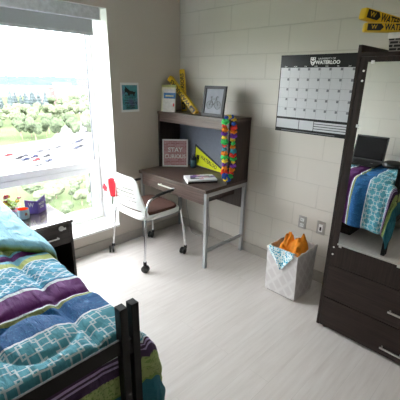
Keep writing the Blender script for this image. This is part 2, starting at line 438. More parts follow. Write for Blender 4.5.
obj('window_gasket', bm, M['gasket'], win)
bm = B(); box(bm, -.328, -.324, WY0 + .052, WY1 - .052, .846, 2.12); obj('upper_pane', bm, M['glass'], win)
bm = B(); box(bm, -.328, -.324, WY0 + .118, WY1 - .118, .335, .725); obj('lower_pane', bm, M['glass'], win)
bm = B(); box(bm, -.289, -.272, -.895, -.870, .42, .50, .004); box(bm, -.272, -.262, -.890, -.875, .44, .52, .003); obj('window_latch', bm, M['whitepl'], win)
bm = B(); lathe(bm, [(.008, 0), (.008, .003), (.004, .005)], 12, axes((-.117, WY1 - e, .753), (1, 0, 0), (0, 0, 1)), capt=True); obj('screw_cap', bm, M['blind'], win)

# roller blind
bl = thing('roller_blind', 'grey roller blind rolled up at the top of the window recess', 'blind', (-.06, -1.72, 2.2))
bm = B(); box(bm, -.05, .045, -.80, .815, -.085, .008, .006); obj('cassette', bm, M['cassette'], bl)
for y_ in (.815, -.808): obj('end_bracket', box(B(), -.05, .048, y_, y_ + .008, -.09, .010, .002), M['white_frame'], bl)
bm = B(); box(bm, .006, .009, -.775, .765, -.185, -.08); obj('shade_fabric', bm, M['blind'], bl)
bm = B(); box(bm, .001, .015, -.775, .765, -.208, -.185, .003); obj('bottom_bar', bm, M['cassette'], bl)

# outlets
def outlet(x, label, kind):
    t = thing('wall_outlet', label, 'outlet', (x, 0, .496), group=None)
    obj('cover_plate', box(B(), -.036, .036, -.006, 0, -.058, .058, .003), M['plate'], t)
    if kind == 'socket':
        for z in (-.025, .025):
            bm = B(); box(bm, -.017, .017, -.010, -.006, z - .015, z + .015, .002); s_ = obj('socket', bm, M['paper'], t)
            bm = B(); box(bm, -.008, -.005, -.0108, -.010, z - .006, z + .008); box(bm, .005, .008, -.0108, -.010, z - .006, z + .008); obj('slot', bm, M['black'], s_)
    else:
        bm = B(); box(bm, -.017, .017, -.010, -.006, -.034, .034, .002); s_ = obj('jack', bm, M['paper'], t)
        bm = B(); box(bm, -.008, .008, -.0108, -.010, -.022, .010); obj('slot', bm, M['black'], s_)
outlet(1.596, 'silver wall outlet with two white sockets above the fabric hamper', 'socket')
outlet(1.768, 'silver wall plate with one data jack nearest the dark wardrobe', 'jack')

# ------------------------------------------------------------------ desk
dk = thing('writing_desk', 'brown walnut laminate desk with silver square legs against the block wall', 'desk', (.49, -.31, 0))
def loc(o): return -o.location
ox, oy = .49, -.31
def D(x0, x1, y0, y1, z0, z1, b=0.): return box(B(), x0 - ox, x1 - ox, y0 - oy, y1 - oy, z0, z1, b)
obj('desktop', D(.012, .985, -.585, -.012, .727, .757, .003), M['desk_top'], dk)
for (x0, y0) in ((.95, -.575), (.95, -.047), (.02, -.575), (.02, -.047)):
    obj('leg', D(x0, x0 + .032, y0, y0 + .032, 0, .727, .003), M['silver'], dk)
obj('side_rail', D(.952, .978, -.543, -.047, .155, .181, .002), M['silver'], dk)
obj('side_rail', D(.022, .048, -.543, -.047, .155, .181, .002), M['silver'], dk)
obj('top_rail', D(.952, .980, -.543, -.047, .690, .727, .002), M['silver'], dk)
obj('top_rail', D(.022, .048, -.543, -.047, .690, .727, .002), M['silver'], dk)
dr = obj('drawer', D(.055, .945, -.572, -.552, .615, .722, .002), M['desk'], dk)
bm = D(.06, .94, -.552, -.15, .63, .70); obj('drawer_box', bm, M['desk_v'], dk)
bm = B(); box(bm, .345 - ox, .575 - ox, -.600 - oy, -.592 - oy, .672, .686, .002)
for x in (.365, .555): box(bm, x - .005 - ox, x + .005 - ox, -.592 - oy, -.572 - oy, .674, .684)
obj('handle', bm, M['handle'], dr)
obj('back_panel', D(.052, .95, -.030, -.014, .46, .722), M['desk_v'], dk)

hu = thing('desk_hutch', 'dark walnut desk hutch with grey tackboard standing on the desk', 'hutch', (.49, -.17, .757))
oy = -.17; oz = .757
def H(x0, x1, y0, y1, z0, z1, b=0.): return box(B(), x0 - ox, x1 - ox, y0 - oy, y1 - oy, z0 - oz, z1 - oz, b)
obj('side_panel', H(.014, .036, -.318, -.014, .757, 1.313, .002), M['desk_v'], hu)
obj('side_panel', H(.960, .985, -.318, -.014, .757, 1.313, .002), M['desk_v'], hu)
obj('top_shelf', H(.012, .987, -.325, -.012, 1.313, 1.338, .002), M['desk_top'], hu)
obj('fascia', H(.036, .960, -.316, -.298, 1.238, 1.313), M['desk'], hu)
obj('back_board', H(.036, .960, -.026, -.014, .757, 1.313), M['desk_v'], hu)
obj('tackboard', H(.040, .956, -.038, -.026, .765, 1.20, .002), M['tack'], hu)
ZD, ZH = .757, 1.338

# ------------------------------------------------------------------ chair
CX, CY = .375, -.745
ch = thing('desk_chair', 'white plastic rolling chair with brown seat pulled up to the desk', 'chair', (CX, CY, 0))
# seat frame
def superell(a, b, n, seg=40):
    o = []
    for i in range(seg):
        t = 2 * PI * i / seg; c, s = math.cos(t), math.sin(t)
        o.append((a * math.copysign(abs(c) ** (2 / n), c), b * math.copysign(abs(s) ** (2 / n), s)))
    return o
def slab(bm, outer, levels):
    rings = []
    for sc, z in levels: rings.append([bm.verts.new((x * sc, y * sc, z)) for x, y in outer])
    n = len(outer)
    for a, b_ in zip(rings, rings[1:]):
        for j in range(n): bm.faces.new((a[j], a[(j + 1) % n], b_[(j + 1) % n], b_[j]))
    bm.faces.new(rings[0][::-1]); bm.faces.new(rings[-1])
    return bm
obj('seat_shell', slab(B(), superell(.245, .235, 5), [(.94, .455), (1, .468), (1, .497), (.97, .503)]), M['whitepl'], ch, True)
bm = slab(B(), superell(.225, .212, 5), [(1, .500), (1.01, .512), (.97, .526), (.85, .532), (.4, .528)])
obj('seat_cushion', bm, M['seat'], ch, True)
# back shell with real slots
bm = B()
nz_, nx_ = 40, 25
zz0, zz1 = .50, .855
def backpt(i, j):
    t = j / (nz_ - 1); z = zz0 + (zz1 - zz0) * t
    hw = .262 - .095 * t ** 1.6
    k = max(0, (t - .86) / .14); hw2 = hw * (1 - .28 * k ** 2)
    f = -1 + 2 * i / (nx_ - 1)
    zc = z - .012 * f * f * (t)          # crowned top
    y = -.225 - .045 * t + .045 * f * f * (1 - .3 * t) - .02 * math.sin(t * PI)
    return (f * hw2, y, zc)
g = [[bm.verts.new(backpt(i, j)) for i in range(nx_)] for j in range(nz_)]
for j in range(nz_ - 1):
    t = j / (nz_ - 1)
    for i in range(nx_ - 1):
        f = abs(-1 + 2 * (i + .5) / (nx_ - 1))
        slot = (j in (14, 18, 22, 26)) and f < .66
        slot = slot or (j in (4, 5) and f < .78)
        if slot: continue
        bm.faces.new((g[j][i], g[j][i + 1], g[j + 1][i + 1], g[j + 1][i]))
bk = obj('backrest', bm, M['whitepl'], ch, True)
md = bk.modifiers.new('solid', 'SOLIDIFY'); md.thickness = .010; md.offset = 0
md = bk.modifiers.new('bev', 'BEVEL'); md.width = .002; md.segments = 1
for s_ in (-1, 1):
    # arms
    a_ = obj('armrest', tube(B(), smooth_path([(s_ * .258, -.225, .50), (s_ * .268, -.215, .58), (s_ * .268, -.19, .645), (s_ * .262, -.13, .672), (s_ * .258, -.08, .68)]), .0115, 12), M['chrome'], ch, True)
    bm = tube(B(), smooth_path([(s_ * .262, -.150, .672), (s_ * .258, -.09, .684), (s_ * .254, 0, .692), (s_ * .250, .10, .697)]), [.013] * 6 + [.018] * 12 + [.013], 12, flat=.65)
    obj('arm_pad', bm, M['black'], a_, True)
    for sy in (-1, 1):
        fx, fy = s_ * .262, sy * .248
        lg_ = obj('leg', tube(B(), smooth_path([(s_ * .236, sy * .205, .478), (s_ * .246, sy * .222, .34), (fx, fy, .088)]), .0105, 12), M['chrome'], ch, True)
        ang = random.uniform(0, PI); ca, sa = math.cos(ang), math.sin(ang)
        cs = obj('caster', tube(B(), [(fx, fy, .092), (fx, fy, .06)], .016, 12), M['tyre'], lg_, True)
        bm = B()
        for off in (-.016, .014):
            c_ = V((fx + .012 * sa, fy - .012 * ca, .034)); dvec = V((ca, sa, 0))
            mt = axes(c_ + dvec * (off - .009), (sa, -ca, 0), (0, 0, 1))
            # axis of wheel along local z = right x up
            lathe(bm, [(.024, 0), (.033, .003), (.034, .010), (.033, .017), (.024, .020)], 20, mt, True, True)
        obj('wheel', bm, M['tyre'], cs, True)

# flag on chair back
fl = thing('small_flag', 'small red and white cloth flag with leaf hanging off the chair back corner', 'flag', (CX - .105, CY - .285, .825))
def cloth(poly_u, poly_v, fn):
    bm = B(); g = [[bm.verts.new(fn(u / poly_u, v / poly_v)) for u in range(poly_u + 1)] for v in range(poly_v + 1)]
    for v in range(poly_v):
        for u in range(poly_u): bm.faces.new((g[v][u], g[v][u + 1], g[v + 1][u + 1], g[v + 1][u]))
    return bm
def flagpt(u, v, a, b):      # u across 0..1 within a..b of the flag, hangs left from the corner
    U = a + (b - a) * u
    x = .015 - .245 * U; z = -.035 - .16 * v - .045 * U + .02 * math.sin(U * 7) * (1 - v)
    y = -.012 + .012 * math.sin(U * 11 + v * 2) + .01 * v
    return (x, y, z)
red = obj('red_band', cloth(8, 10, lambda u, v: flagpt(u, v, 0, .36)), M['red'], fl, True)
wh = obj('white_field', cloth(8, 10, lambda u, v: flagpt(u, v, .36, .78)), M['paper'], fl, True)
for o in (red, wh):
    md = o.modifiers.new('s', 'SOLIDIFY'); md.thickness = .0015
leaf = [(0, -.5), (.03, -.2), (.35, -.26), (.28, -.12), (.5, .08), (.38, .12), (.40, .26), (.20, .20), (.22, .42), (.1, .34), (0, .55), (-.1, .34), (-.22, .42), (-.20, .20), (-.40, .26), (-.38, .12), (-.5, .08), (-.28, -.12), (-.35, -.26), (-.03, -.2)]
bm = B(); prism(bm, [(x * .085, y * .11) for x, y in leaf], axes((-.125, -.028, -.14), (1, 0, .18), (0, 0, 1)), .003); obj('maple_leaf', bm, M['red'], wh)
bm = tube(B(), [(.045, -.004, .03), (.020, -.010, -.19)], .003, 8); obj('flag_stick', bm, M['whitepl'], fl)

# ------------------------------------------------------------------ desk items
# sign
p0, p1 = V((.052, -.298, ZD)), V((.235, -.095, ZD))
rt = (p1 - p0).normalized(); nrm = V((rt.y, -rt.x, 0)); W = (p1 - p0).length
lean = .04; up = (V((0, 0, 1)) * .29 - nrm * lean).normalized()
sg = thing('framed_sign', 'square white framed sign reading STAY CURIOUS on a pink brick print', 'sign', M4=axes(p0 + rt * W / 2 + nrm * .0, rt, up))
hW = W / 2; HS = .292
bm = B(); box(bm, -hW, hW, 0, .016, 0, .018, .001); box(bm, -hW, hW, HS - .016, HS, 0, .018, .001); box(bm, -hW, -hW + .016, .016, HS - .016, 0, .018, .001); box(bm, hW - .016, hW, .016, HS - .016, 0, .018, .001)
obj('frame', bm, M['whitepl'], sg)
signbg = brickwall('sign_brick_print', (.38, .15, .17), (.55, .30, .32), (.62, .46, .46), .05, .016)
bm = B(); box(bm, -hW + .016, hW - .016, .016, HS - .016, .002, .010); obj('printed_panel', bm, signbg, sg)
text('STAY', .066, M['lettw'], sg, axes((.0, .178, .0105), (1, 0, 0), (0, 1, 0)), bold=.0012)
text('CURIOUS', .058, M['lettw'], sg, axes((.0, .108, .0105), (1, 0, 0), (0, 1, 0)), wscale=.92, bold=.0012)
# pen cup
cp = thing('pen_cup', 'dark cup standing between the sign and the yellow pennant', 'cup', (.308, -.085, ZD))
obj('cup', lathe(B(), [(.028, 0), (.032, .005), (.035, .115), (.032, .115), (.029, .01)], 24), M['navycup'], cp, True)
bm = B(); lathe(bm, [(.0325, .02), (.0332, .022), (.0347, .085), (.0338, .087)], 24, capb=False); obj('band', bm, plain('teal_band', (.05, .13, .16), .4), cp, True)
for k, (dx, dy, hh_, c_) in enumerate(((.010, .004, .15, 'black'), (-.012, .006, .14, 'navycup'), (.002, -.012, .155, 'cord'))):
    obj('pen', tube(B(), [(dx * .6, dy * .6, .012), (dx * 1.6, dy * 1.6, hh_)], .004, 8), M[c_], cp, True)
# pennant
pn = thing('pennant', 'yellow triangular felt pennant with black edge and WATERLOO lettering', 'pennant', M4=axes((.285, -.0395, .80), (1, 0, 0), (0, 0, 1)))
mt = axes((0, 0, .0005), (1, 0, 0), (0, 1, 0))
bm = B(); prism(bm, [(.0, -.015), (.49, -.040), (.015, .20)], mt, .003); obj('felt', bm, M['yellow2'], pn)
bm = B(); prism(bm, [(.006, .188), (.016, .204), (.492, -.036), (.487, -.045), (.36, .012)], mt, .0045); obj('edge_strip', bm, M['lettb'], pn)
bm = B(); prism(bm, [(-.006, -.015), (.006, -.0155), (.021, .203), (.010, .205)], mt, .0045); obj('hoist_strip', bm, M['lettb'], pn)
bm = B(); prism(bm, [(.035, .095), (.035, .060), (.055, .038), (.075, .060), (.075, .095)], mt, .004); obj('shield', bm, M['lettb'], pn)
ax = axes((.205, .040, .0036), (1, -.36, 0), (.36, 1, 0)); text('WATERLOO', .058, M['lettb'], pn, ax, wscale=.78, bold=.001)
# book on the desk
bkM = axes((.715, -.385, ZD), (.53, .85, 0), (-.85, .53, 0))
bo = thing('paperback_book', 'thick book with purple and white cover lying flat on the desktop', 'book', M4=bkM)
obj('pages', box(B(), -.130, .138, -.092, .092, .003, .027, .001), M['paper'], bo)
bm = B(); box(bm, -.135, .140, -.0965, .0965, 0, .014); obj('cover', bm, M['calblack'], bo)
bm = B(); box(bm, -.135, .140, -.096, .096, .027, .030, .001); c_ = obj('cover', bm, M['paper'], bo)
def patches(name, cols, M4, w, h, n, parent, seed, mn=.02, mx=.06):
    random.seed(seed)
    for i in range(n):
        bm = B(); x = random.uniform(-w / 2, w / 2 - mn); y = random.uniform(-h / 2, h / 2 - mn)
        x1 = min(w / 2, x + random.uniform(mn, mx)); y1 = min(h / 2, y + random.uniform(mn * .6, mx * .7))
        rect(bm, M4, x, x1, y, y1, .0006 + .0001 * i); obj(name, bm, cols[i % len(cols)], parent)
pur = plain('magazine_purple', (.25, .13, .42), .4); pk = plain('magazine_pink', (.60, .38, .42), .4); gy = plain('magazine_grey', (.12, .12, .14), .4)
patches('cover_picture', [pur, gy, pk], axes((0.02, 0, .030), (1, 0, 0), (0, 1, 0)), .25, .18, 16, c_, 8, .03, .08)
bm = B(); box(bm, -.141, -.135, -.096, .096, 0, .030, .001); obj('spine', bm, M['paper'], bo)

# books on the hutch
def book(name, label, x, y, w, h, th, lean, rz, mat, group, extra=None):
    t = thing(name, label, 'book', (x, y, ZH), rz, group)
    R_ = Matrix.Rotation(lean, 4, 'X')
    def bx(a, b, c, d, e_, f): return box(B(), a, b, c, d, e_, f, .001, mat=R_)
    obj('pages', bx(-w / 2 + .002, w / 2 - .004, .002, th - .002, .003, h - .003), M['paper'], t)
    f_ = obj('front_cover', bx(-w / 2, w / 2, 0, .002, 0, h), mat, t)
    obj('back_cover', bx(-w / 2, w / 2, th - .002, th, 0, h), mat, t)
    obj('spine', bx(-w / 2 - .002, -w / 2, 0, th, 0, h), mat, t)
    if extra: extra(f_, R_ @ axes((0, -.0002, 0), (1, 0, 0), (0, 0, 1)))
    return t
cream = plain('cream_cover', (.72, .68, .50), .5); lime = plain('lime_cover', (.55, .58, .22), .5); bluec = plain('blue_panel', (.03, .16, .42), .4)
greyc = plain('grey_cover', (.62, .60, .58), .5)
def ex(f_, m_):
    bm = B(); rect(bm, m_, -.06, .072, .13, .185); obj('blue_panel', bm, bluec, f_)
    bm = B(); rect(bm, m_, .045, .058, .055, .085); obj('red_mark', bm, M['red'], f_)
    for k in range(3):
        bm = B(); rect(bm, m_, -.05, .03, .045 + .02 * k, .051 + .02 * k); obj('text_line', bm, greyc, f_)
    bm = B(); rect(bm, m_, -.04, .05, .150, .160, .0012); obj('title_line', bm, lime, f_)
GB = 'books leaning on the hutch top'
book('book', 'white book with blue panel and red mark, front of the hutch-top books', .148, -.285, .135, .222, .012, -.08, .38, greyc, GB, ex)
book('book', 'plain cream book leaning just behind the white and blue book', .112, -.266, .155, .238, .014, -.09, .38, cream, GB)
book('book', 'tall lime-edged book leaning leftmost on the hutch top near the window wall', .092, -.246, .165, .262, .014, -.10, .38, lime, GB)

# rally sticks
def stick(label, A, Bp, w, h, group, txt, roll=(0, -1, 0)):
    """long slim vinyl box; print on the faces; A,Bp end points of its bottom axis"""
    A = V(A); Bp = V(Bp); d = Bp - A; Ln = d.length
    n = V(roll); r = d.normalized(); n = (n - r * n.dot(r)).normalized(); u = n.cross(r)
    m_ = Matrix.Identity(4)
    for i in range(3): m_[i][0] = r[i]; m_[i][1] = -n[i]; m_[i][2] = u[i] if False else (r.cross(-n))[i]; m_[i][3] = A[i]
    t = thing('cheer_stick', label, 'cheer stick', group=group, M4=m_)
    bm = B(); box(bm, 0, Ln, -w / 2, w / 2, 0, h, min(w, h) * .28); obj('tube_body', bm, M['yellow'], t, True)
    # printed face: local -y side
    f_ = axes((0, -w / 2 - .0002, 0), (1, 0, 0), (0, 0, 1))
    bm = B(); prism(bm, [(.015, h * .16), (.085, h * .16), (.10, h * .5), (.085, h * .84), (.015, h * .84)], f_, .0008); obj('crest_print', bm, M['lettb'], t)
    text('W', h * .6, M['yellow'], t, f_ @ axes((.05, h * .5, .001), (1, 0, 0), (0, 1, 0)), 'crest_letter')
    text(txt, h * .88, M['lettb'], t, f_ @ axes((.105, h * .48, 0), (1, 0, 0), (0, 1, 0)), align='LEFT', wscale=(Ln - .12) / (h * .88 * .70 * len(txt)), bold=.0014)
    return t
GS = 'yellow cheer sticks on the hutch'
stick('yellow cheer stick leaning diagonally in front, from upper left down to the shelf', (.455, -.165, ZH + .022), (.045, -.150, ZH + .350), .060, .060, GS, 'WARRIORS', roll=(.5, -1, 0))
stick('yellow cheer stick standing nearly upright behind the diagonal one', (.185, -.065, ZH + .004), (.135, -.055, ZH + .415), .052, .055, GS, 'WARRIORS', roll=(.7, -1, 0))

# bicycle picture
fM = axes((.735, -.262, ZH), (1, .02, 0), (0, .16, 1))
pf = thing('picture_frame', 'black picture frame with a bicycle sketch standing on the hutch', 'picture frame', M4=fM)
w2, hh2 = .128, .265
bm = B(); box(bm, -w2, w2, 0, .025, 0, .018, .001); box(bm, -w2, w2, hh2 - .025, hh2, 0, .018, .001); box(bm, -w2, -w2 + .025, .025, hh2 - .025, 0, .018, .001); box(bm, w2 - .025, w2, .025, hh2 - .025, 0, .018, .001)
obj('frame', bm, M['bed'], pf)
skp = plain('sketch_paper', (.20, .21, .24), .6, nscale=14, namt=.10)
bm = B(); box(bm, -w2 + .02, w2 - .02, .02, hh2 - .02, .002, .009); obj('print', bm, skp, pf)
bm = B(); prism(bm, [(-.03, 0), (.03, 0), (.03, .17), (-.03, .17)], axes((0, .0, -.085), (1, 0, 0), (0, .93, .37)), .004)
obj('easel_back', bm, M['calblack'], pf)
bm = B()
def ln(bm, a, b_, r=.0018): tube(bm, [(a[0], a[1], .0105), (b_[0], b_[1], .0105)], r, 6)
def circ(bm, c, R, r=.0016):
    pts = [(c[0] + R * math.cos(k * PI / 12), c[1] + R * math.sin(k * PI / 12), .0105) for k in range(25)]; tube(bm, pts, r, 6, False)
for c_ in ((-.048, .10), (.048, .10)):
    circ(bm, c_, .034)
    for k in range(8): ln(bm, c_, (c_[0] + .033 * math.cos(k * PI / 4), c_[1] + .033 * math.sin(k * PI / 4)), .0006)
ln(bm, (-.048, .10), (-.028, .15)); ln(bm, (-.028, .15), (.026, .155)); ln(bm, (-.028, .145), (.0, .10)); ln(bm, (.0, .10), (.026, .155)); ln(bm, (-.048, .10), (0, .10)); ln(bm, (.048, .10), (.024, .17)); ln(bm, (.024, .17), (.040, .175)); ln(bm, (.040, .175), (.043, .165))
ln(bm, (-.028, .15), (-.033, .168)); ln(bm, (-.044, .168), (-.022, .170), .003)
obj('bicycle_drawing', bm, M['lettb'], pf)

# lei
lei = thing('flower_lei', 'colourful fabric flower lei hanging over the front corner of the hutch', 'lei', (.985, -.325, ZH))
pa = smooth_path([(-.010, .030, .016), (-.012, -.022, .005), (-.020, -.027, -.15), (-.008, -.027, -.32), (.002, -.027, -.47), (.016, -.015, -.53), (.024, .045, -.46), (.022, .045, -.30), (.024, .040, -.15), (.022, .036, .0), (.012, .036, .016), (-.010, .030, .016)], 8)
obj('string', tube(B(), pa, .0015, 6), M['paper'], lei)
fcols = [plain('lei_' + n, c, .8) for n, c in (('yellow', (.85, .62, .05)), ('blue', (.03, .12, .60)), ('green', (.05, .62, .12)), ('red', (.85, .04, .02)), ('orange', (.92, .26, .01)), ('purple', (.20, .04, .42)), ('cyan', (.06, .42, .55)))]
def flower(R):
    bm = B(); n = 36
    for layer in (0, 1):
        c_ = bm.verts.new((0, 0, .002 + layer * .004)); ring = []
        for k in range(n):
            a = 2 * PI * k / n; rr_ = R * (.62 + .38 * abs(math.cos(2.5 * a + layer)))
            ring.append(bm.verts.new((rr_ * math.cos(a), rr_ * math.sin(a), .004 * math.sin(5 * a + layer * 2) + layer * .008)))
        for k in range(n): bm.faces.new((c_, ring[k], ring[(k + 1) % n]))
    return bm
fm = []
for c_ in fcols:
    o = obj('flower', flower(.030), c_, lei, True); md = o.modifiers.new('s', 'SOLIDIFY'); md.thickness = .002; fm.append(o)
acc = [0.]
for a, b_ in zip(pa, pa[1:]): acc.append(acc[-1] + (b_ - a).length)
nf = 36; order = [0, 1, 2, 3, 4, 5, 0, 2, 3, 6, 4, 2, 0, 5, 4, 3, 1]
used = set(); random.seed(11)
for k in range(nf):
    s_ = acc[-1] * (k + .5) / nf
    i = next(i for i in range(len(acc) - 1) if acc[i + 1] >= s_)
    p = pa[i].lerp(pa[i + 1], (s_ - acc[i]) / max(1e-6, acc[i + 1] - acc[i])); d = (pa[i + 1] - pa[i]).normalized()
    ci = order[k % len(order)]
    o = fm[ci] if ci not in used else fm[ci].copy()
    if ci in used: COL.objects.link(o)
    used.add(ci); o.parent = lei
    d = V((.6 + random.uniform(-.5, .5), -.7 + random.uniform(-.5, .4), .35 + random.uniform(-.6, .6))).normalized()
    o.rotation_euler = d.to_track_quat('Z', 'Y').to_euler(); sc__ = random.uniform(.65, 1.2); o.scale = (sc__, sc__ * random.uniform(.7, 1), 1)
    o.location = p + V((random.uniform(-.004, .008), random.uniform(-.010, .0), 0))

# cord under the desk
cd = thing('power_cord', 'thin grey power cord drooping under the desk to the floor', 'cord', (.22, -.06, 0))
obj('cable', tube(B(), smooth_path([(-.02, .0, .42), (-.03, -.01, .30), (.01, -.01, .15), (.05, -.015, .02), (.15, -.05, .005), (.26, -.03, .005), (.33, -.01, .04), (.30, .025, .17), (.27, .035, .30)]), .003, 8), M['cord'], cd, True)
obj('plug', box(B(), -.035, -.005, -.012, .012, .40, .445, .004), M['black'], cd)

# ------------------------------------------------------------------ poster on window wall
ps = thing('poster', 'small teal poster with unicorn silhouette and text lines on the window wall', 'poster', M4=axes((0.0, -.643, 1.478), (0, 1, 0), (0, 0, 1)))
obj('sheet', box(B(), -.103, .103, -.135, .135, 0, .001), M['paper'], ps)
mps, nt, b_ = _nt('poster_galaxy')
nzp = N(nt, 'ShaderNodeTexNoise'); nzp.inputs['Scale'].default_value = 9; nzp.inputs['Detail'].default_value = 3; L(nt, mapping(nt), nzp.inputs['Vector'])
L(nt, ramp(nt, nzp.outputs[0], [(.35, (.02, .22, .28)), (.5, (.10, .38, .42)), (.65, (.12, .16, .30))]), b_.inputs['Base Color'])
obj('print', box(B(), -.086, .086, -.113, .113, .001, .0014), mps, ps)
um = axes((0, 0, .0014), (1, 0, 0), (0, 1, 0))
uni = [(-.07, .03), (-.055, .05), (-.06, .07), (-.05, .085), (-.055, .108), (-.035, .088), (-.02, .078), (0, .062), (.03, .058), (.05, .05), (.068, .055), (.06, .035), (.05, .03), (.045, .01), (.035, .03), (0, .03), (-.01, .01), (-.02, .03), (-.03, .045), (-.045, .05)]
bm = B(); prism(bm, uni, um, .0005); obj('unicorn_silhouette', bm, M['lettb'], ps)
for (tx, sz, y, wsc) in (('ALWAYS BE', .024, .020, .9), ('YOURSELF', .028, -.003, .95), ('UNLESS YOU CAN BE A', .014, -.025, .9), ('UNICORN', .038, -.052, .85), ('THEN ALWAYS BE A', .014, -.078, .9), ('UNICORN', .026, -.096, .9)):
    text(tx, sz, M['lettb'], ps, axes((0, y, .0016), (1, 0, 0), (0, 1, 0)), wscale=wsc, bold=.0006, depth=.0002)

# ------------------------------------------------------------------ calendar
cal = thing('wall_calendar', 'large black and white monthly wall calendar taped to the block wall', 'calendar', M4=axes((1.55, -.001, 1.55), (1, 0, 0), (0, 0, 1)))
cw, chh = .312, .299
cm = axes((0, 0, 0), (1, 0, 0), (0, 1, 0))
bm = B(); rect(bm, cm, -cw, cw, -chh, chh, .0015); obj('sheet', bm, M['calblack'], cal)
def crect(name, x0, x1, y0, y1, mat, z=.0015, par=cal, d=.0003):
    bm = B(); rect(bm, axes((0, 0, z), (1, 0, 0), (0, 1, 0)), x0, x1, y0, y1, d); return obj(name, bm, mat, par)
gx0, gx1, gy0, gy1 = -cw + .008, cw - .008, -.178, .205
gr_ = crect('month_grid', gx0, gx1, gy0, gy1, M['calwhite'])
bm = B(); m2 = axes((0, 0, .0018), (1, 0, 0), (0, 1, 0))
for k in range(1, 7): x = gx0 + (gx1 - gx0) * k / 7; rect(bm, m2, x - .0006, x + .0006, gy0, gy1, .0002)
for k in range(1, 5): y = gy0 + (gy1 - gy0) * k / 5; rect(bm, m2, gx0, gx1, y - .0006, y + .0006, .0002)
obj('grid_lines', bm, M['calgrey'], gr_)
m2 = axes((0, 0, .0018), (1, 0, 0), (0, 1, 0))
for r_ in range(5):
    for c_ in range(7):
        x1_ = gx0 + (gx1 - gx0) * (c_ + 1) / 7 - .003; y1_ = gy0 + (gy1 - gy0) * (r_ + 1) / 5 - .003
        bm = B(); rect(bm, m2, x1_ - .018, x1_, y1_ - .018, y1_, .0003); obj('date_square', bm, M['calgrey'], gr_)
for c_, dn in enumerate(('SUN', 'MON', 'TUE', 'WED', 'THU', 'FRI', 'SAT')):
    text(dn, .012, M['lettw'], cal, axes((gx0 + (gx1 - gx0) * (c_ + .5) / 7, .213, .0016), (1, 0, 0), (0, 1, 0)), 'weekday', depth=.0002)
for x0, x1 in ((gx0, -.095), (-.090, .035), ):
    crect('notes_box', x0, x1, -.268, -.195, M['calwhite'])
bm = B()
for k in range(4): rect(bm, m2 @ Matrix.Translation((0, 0, -.0003)), .040, gx1, -.268 + .019 * k, -.254 + .019 * k, .0003)
obj('notes_lines', bm, M['calwhite'], cal)
crect('footer_line', -.25, .22, -.290, -.285, M['calgrey'])
text('UNIVERSITY OF', .018, M['lettw'], cal, axes((.080, .266, .0016), (1, 0, 0), (0, 1, 0)), wscale=1.1, depth=.0002)
text('WATERLOO', .034, M['lettw'], cal, axes((.088, .240, .0016), (1, 0, 0), (0, 1, 0)), wscale=1.02, bold=.0014, depth=.0002)
bm = B(); m3 = axes((-.030, .250, .0015), (1, 0, 0), (0, 1, 0))
prism(bm, [(-.021, .028), (-.021, -.004), (-.012, -.022), (0, -.032), (.012, -.022), (.021, -.004), (.021, .028)], m3, .0004); sh = obj('crest', bm, M['lettw'], cal)
bm = B(); m4 = axes((-.030, .250, .0019), (1, 0, 0), (0, 1, 0))
prism(bm, [(-.016, .012), (0, 0), (.016, .012), (.016, .004), (0, -.009), (-.016, .004)], m4, .0003)
for x, y in ((-.010, .020), (.010, .020), (0, -.018)): rect(bm, m4, x - .004, x + .004, y - .004, y + .004, .0003)
obj('crest_lions', bm, M['lettb'], sh)

# ------------------------------------------------------------------ hamper
hp = thing('laundry_hamper', 'square pale trellis-patterned fabric hamper on the floor by the wall', 'hamper', (1.684, -.292, 0))
def ringpts(w, d, z, n=10, bow=0.):
    pts = []
    cs = [(-w, -d), (w, -d), (w, d), (-w, d)]
    for k in range(4):
        a = V((*cs[k], 0)); b_ = V((*cs[(k + 1) % 4], 0)); nn = V(((b_ - a).y, -(b_ - a).x, 0)).normalized()
        for i in range(n):
            t = i / n; p = a.lerp(b_, t) + nn * bow * math.sin(PI * t); pts.append(V((p.x, p.y, z)))
    return pts
bm = B(); rings = []
lv = [(.128, .126, .004, 0), (.138, .136, .012, .002), (.137, .139, .12, .006), (.136, .145, .25, .006), (.136, .15, .33, .003), (.136, .153, .402, 0), (.133, .150, .404, 0), (.130, .147, .402, 0), (.130, .141, .25, .003), (.126, .128, .015, 0)]
for w, d_, z, bw in lv: rings.append([bm.verts.new(p + V((0, 0, (.006 * math.sin(i * 1.7) if z > .39 else 0)))) for i, p in enumerate(ringpts(w, d_, z, 10, bw))])
n = len(rings[0])
for a, b_ in zip(rings, rings[1:]):
    for j in range(n): bm.faces.new((a[j], a[(j + 1) % n], b_[(j + 1) % n], b_[j]))
bm.faces.new(rings[0][::-1]); bm.faces.new(rings[-1])
obj('fabric_body', bm, M['hamper'], hp, True)
bm = B(); rings = []
for w, d_, z in ((.1365, .1535, .385), (.138, .155, .386), (.138, .155, .405), (.131, .148, .405)):
    rings.append([bm.verts.new(p + V((0, 0, .006 * math.sin(i * 1.7)))) for i, p in enumerate(ringpts(w, d_, z, 10, 0))])
for a, b_ in zip(rings, rings[1:]):
    for j in range(n): bm.faces.new((a[j], a[(j + 1) % n], b_[(j + 1) % n], b_[j]))
obj('rim_hem', bm, M['hamper_in'], hp, True)
bm = B(); box(bm, -.118, .118, -.128, .128, 0, .004); obj('base', bm, M['cord'], hp)
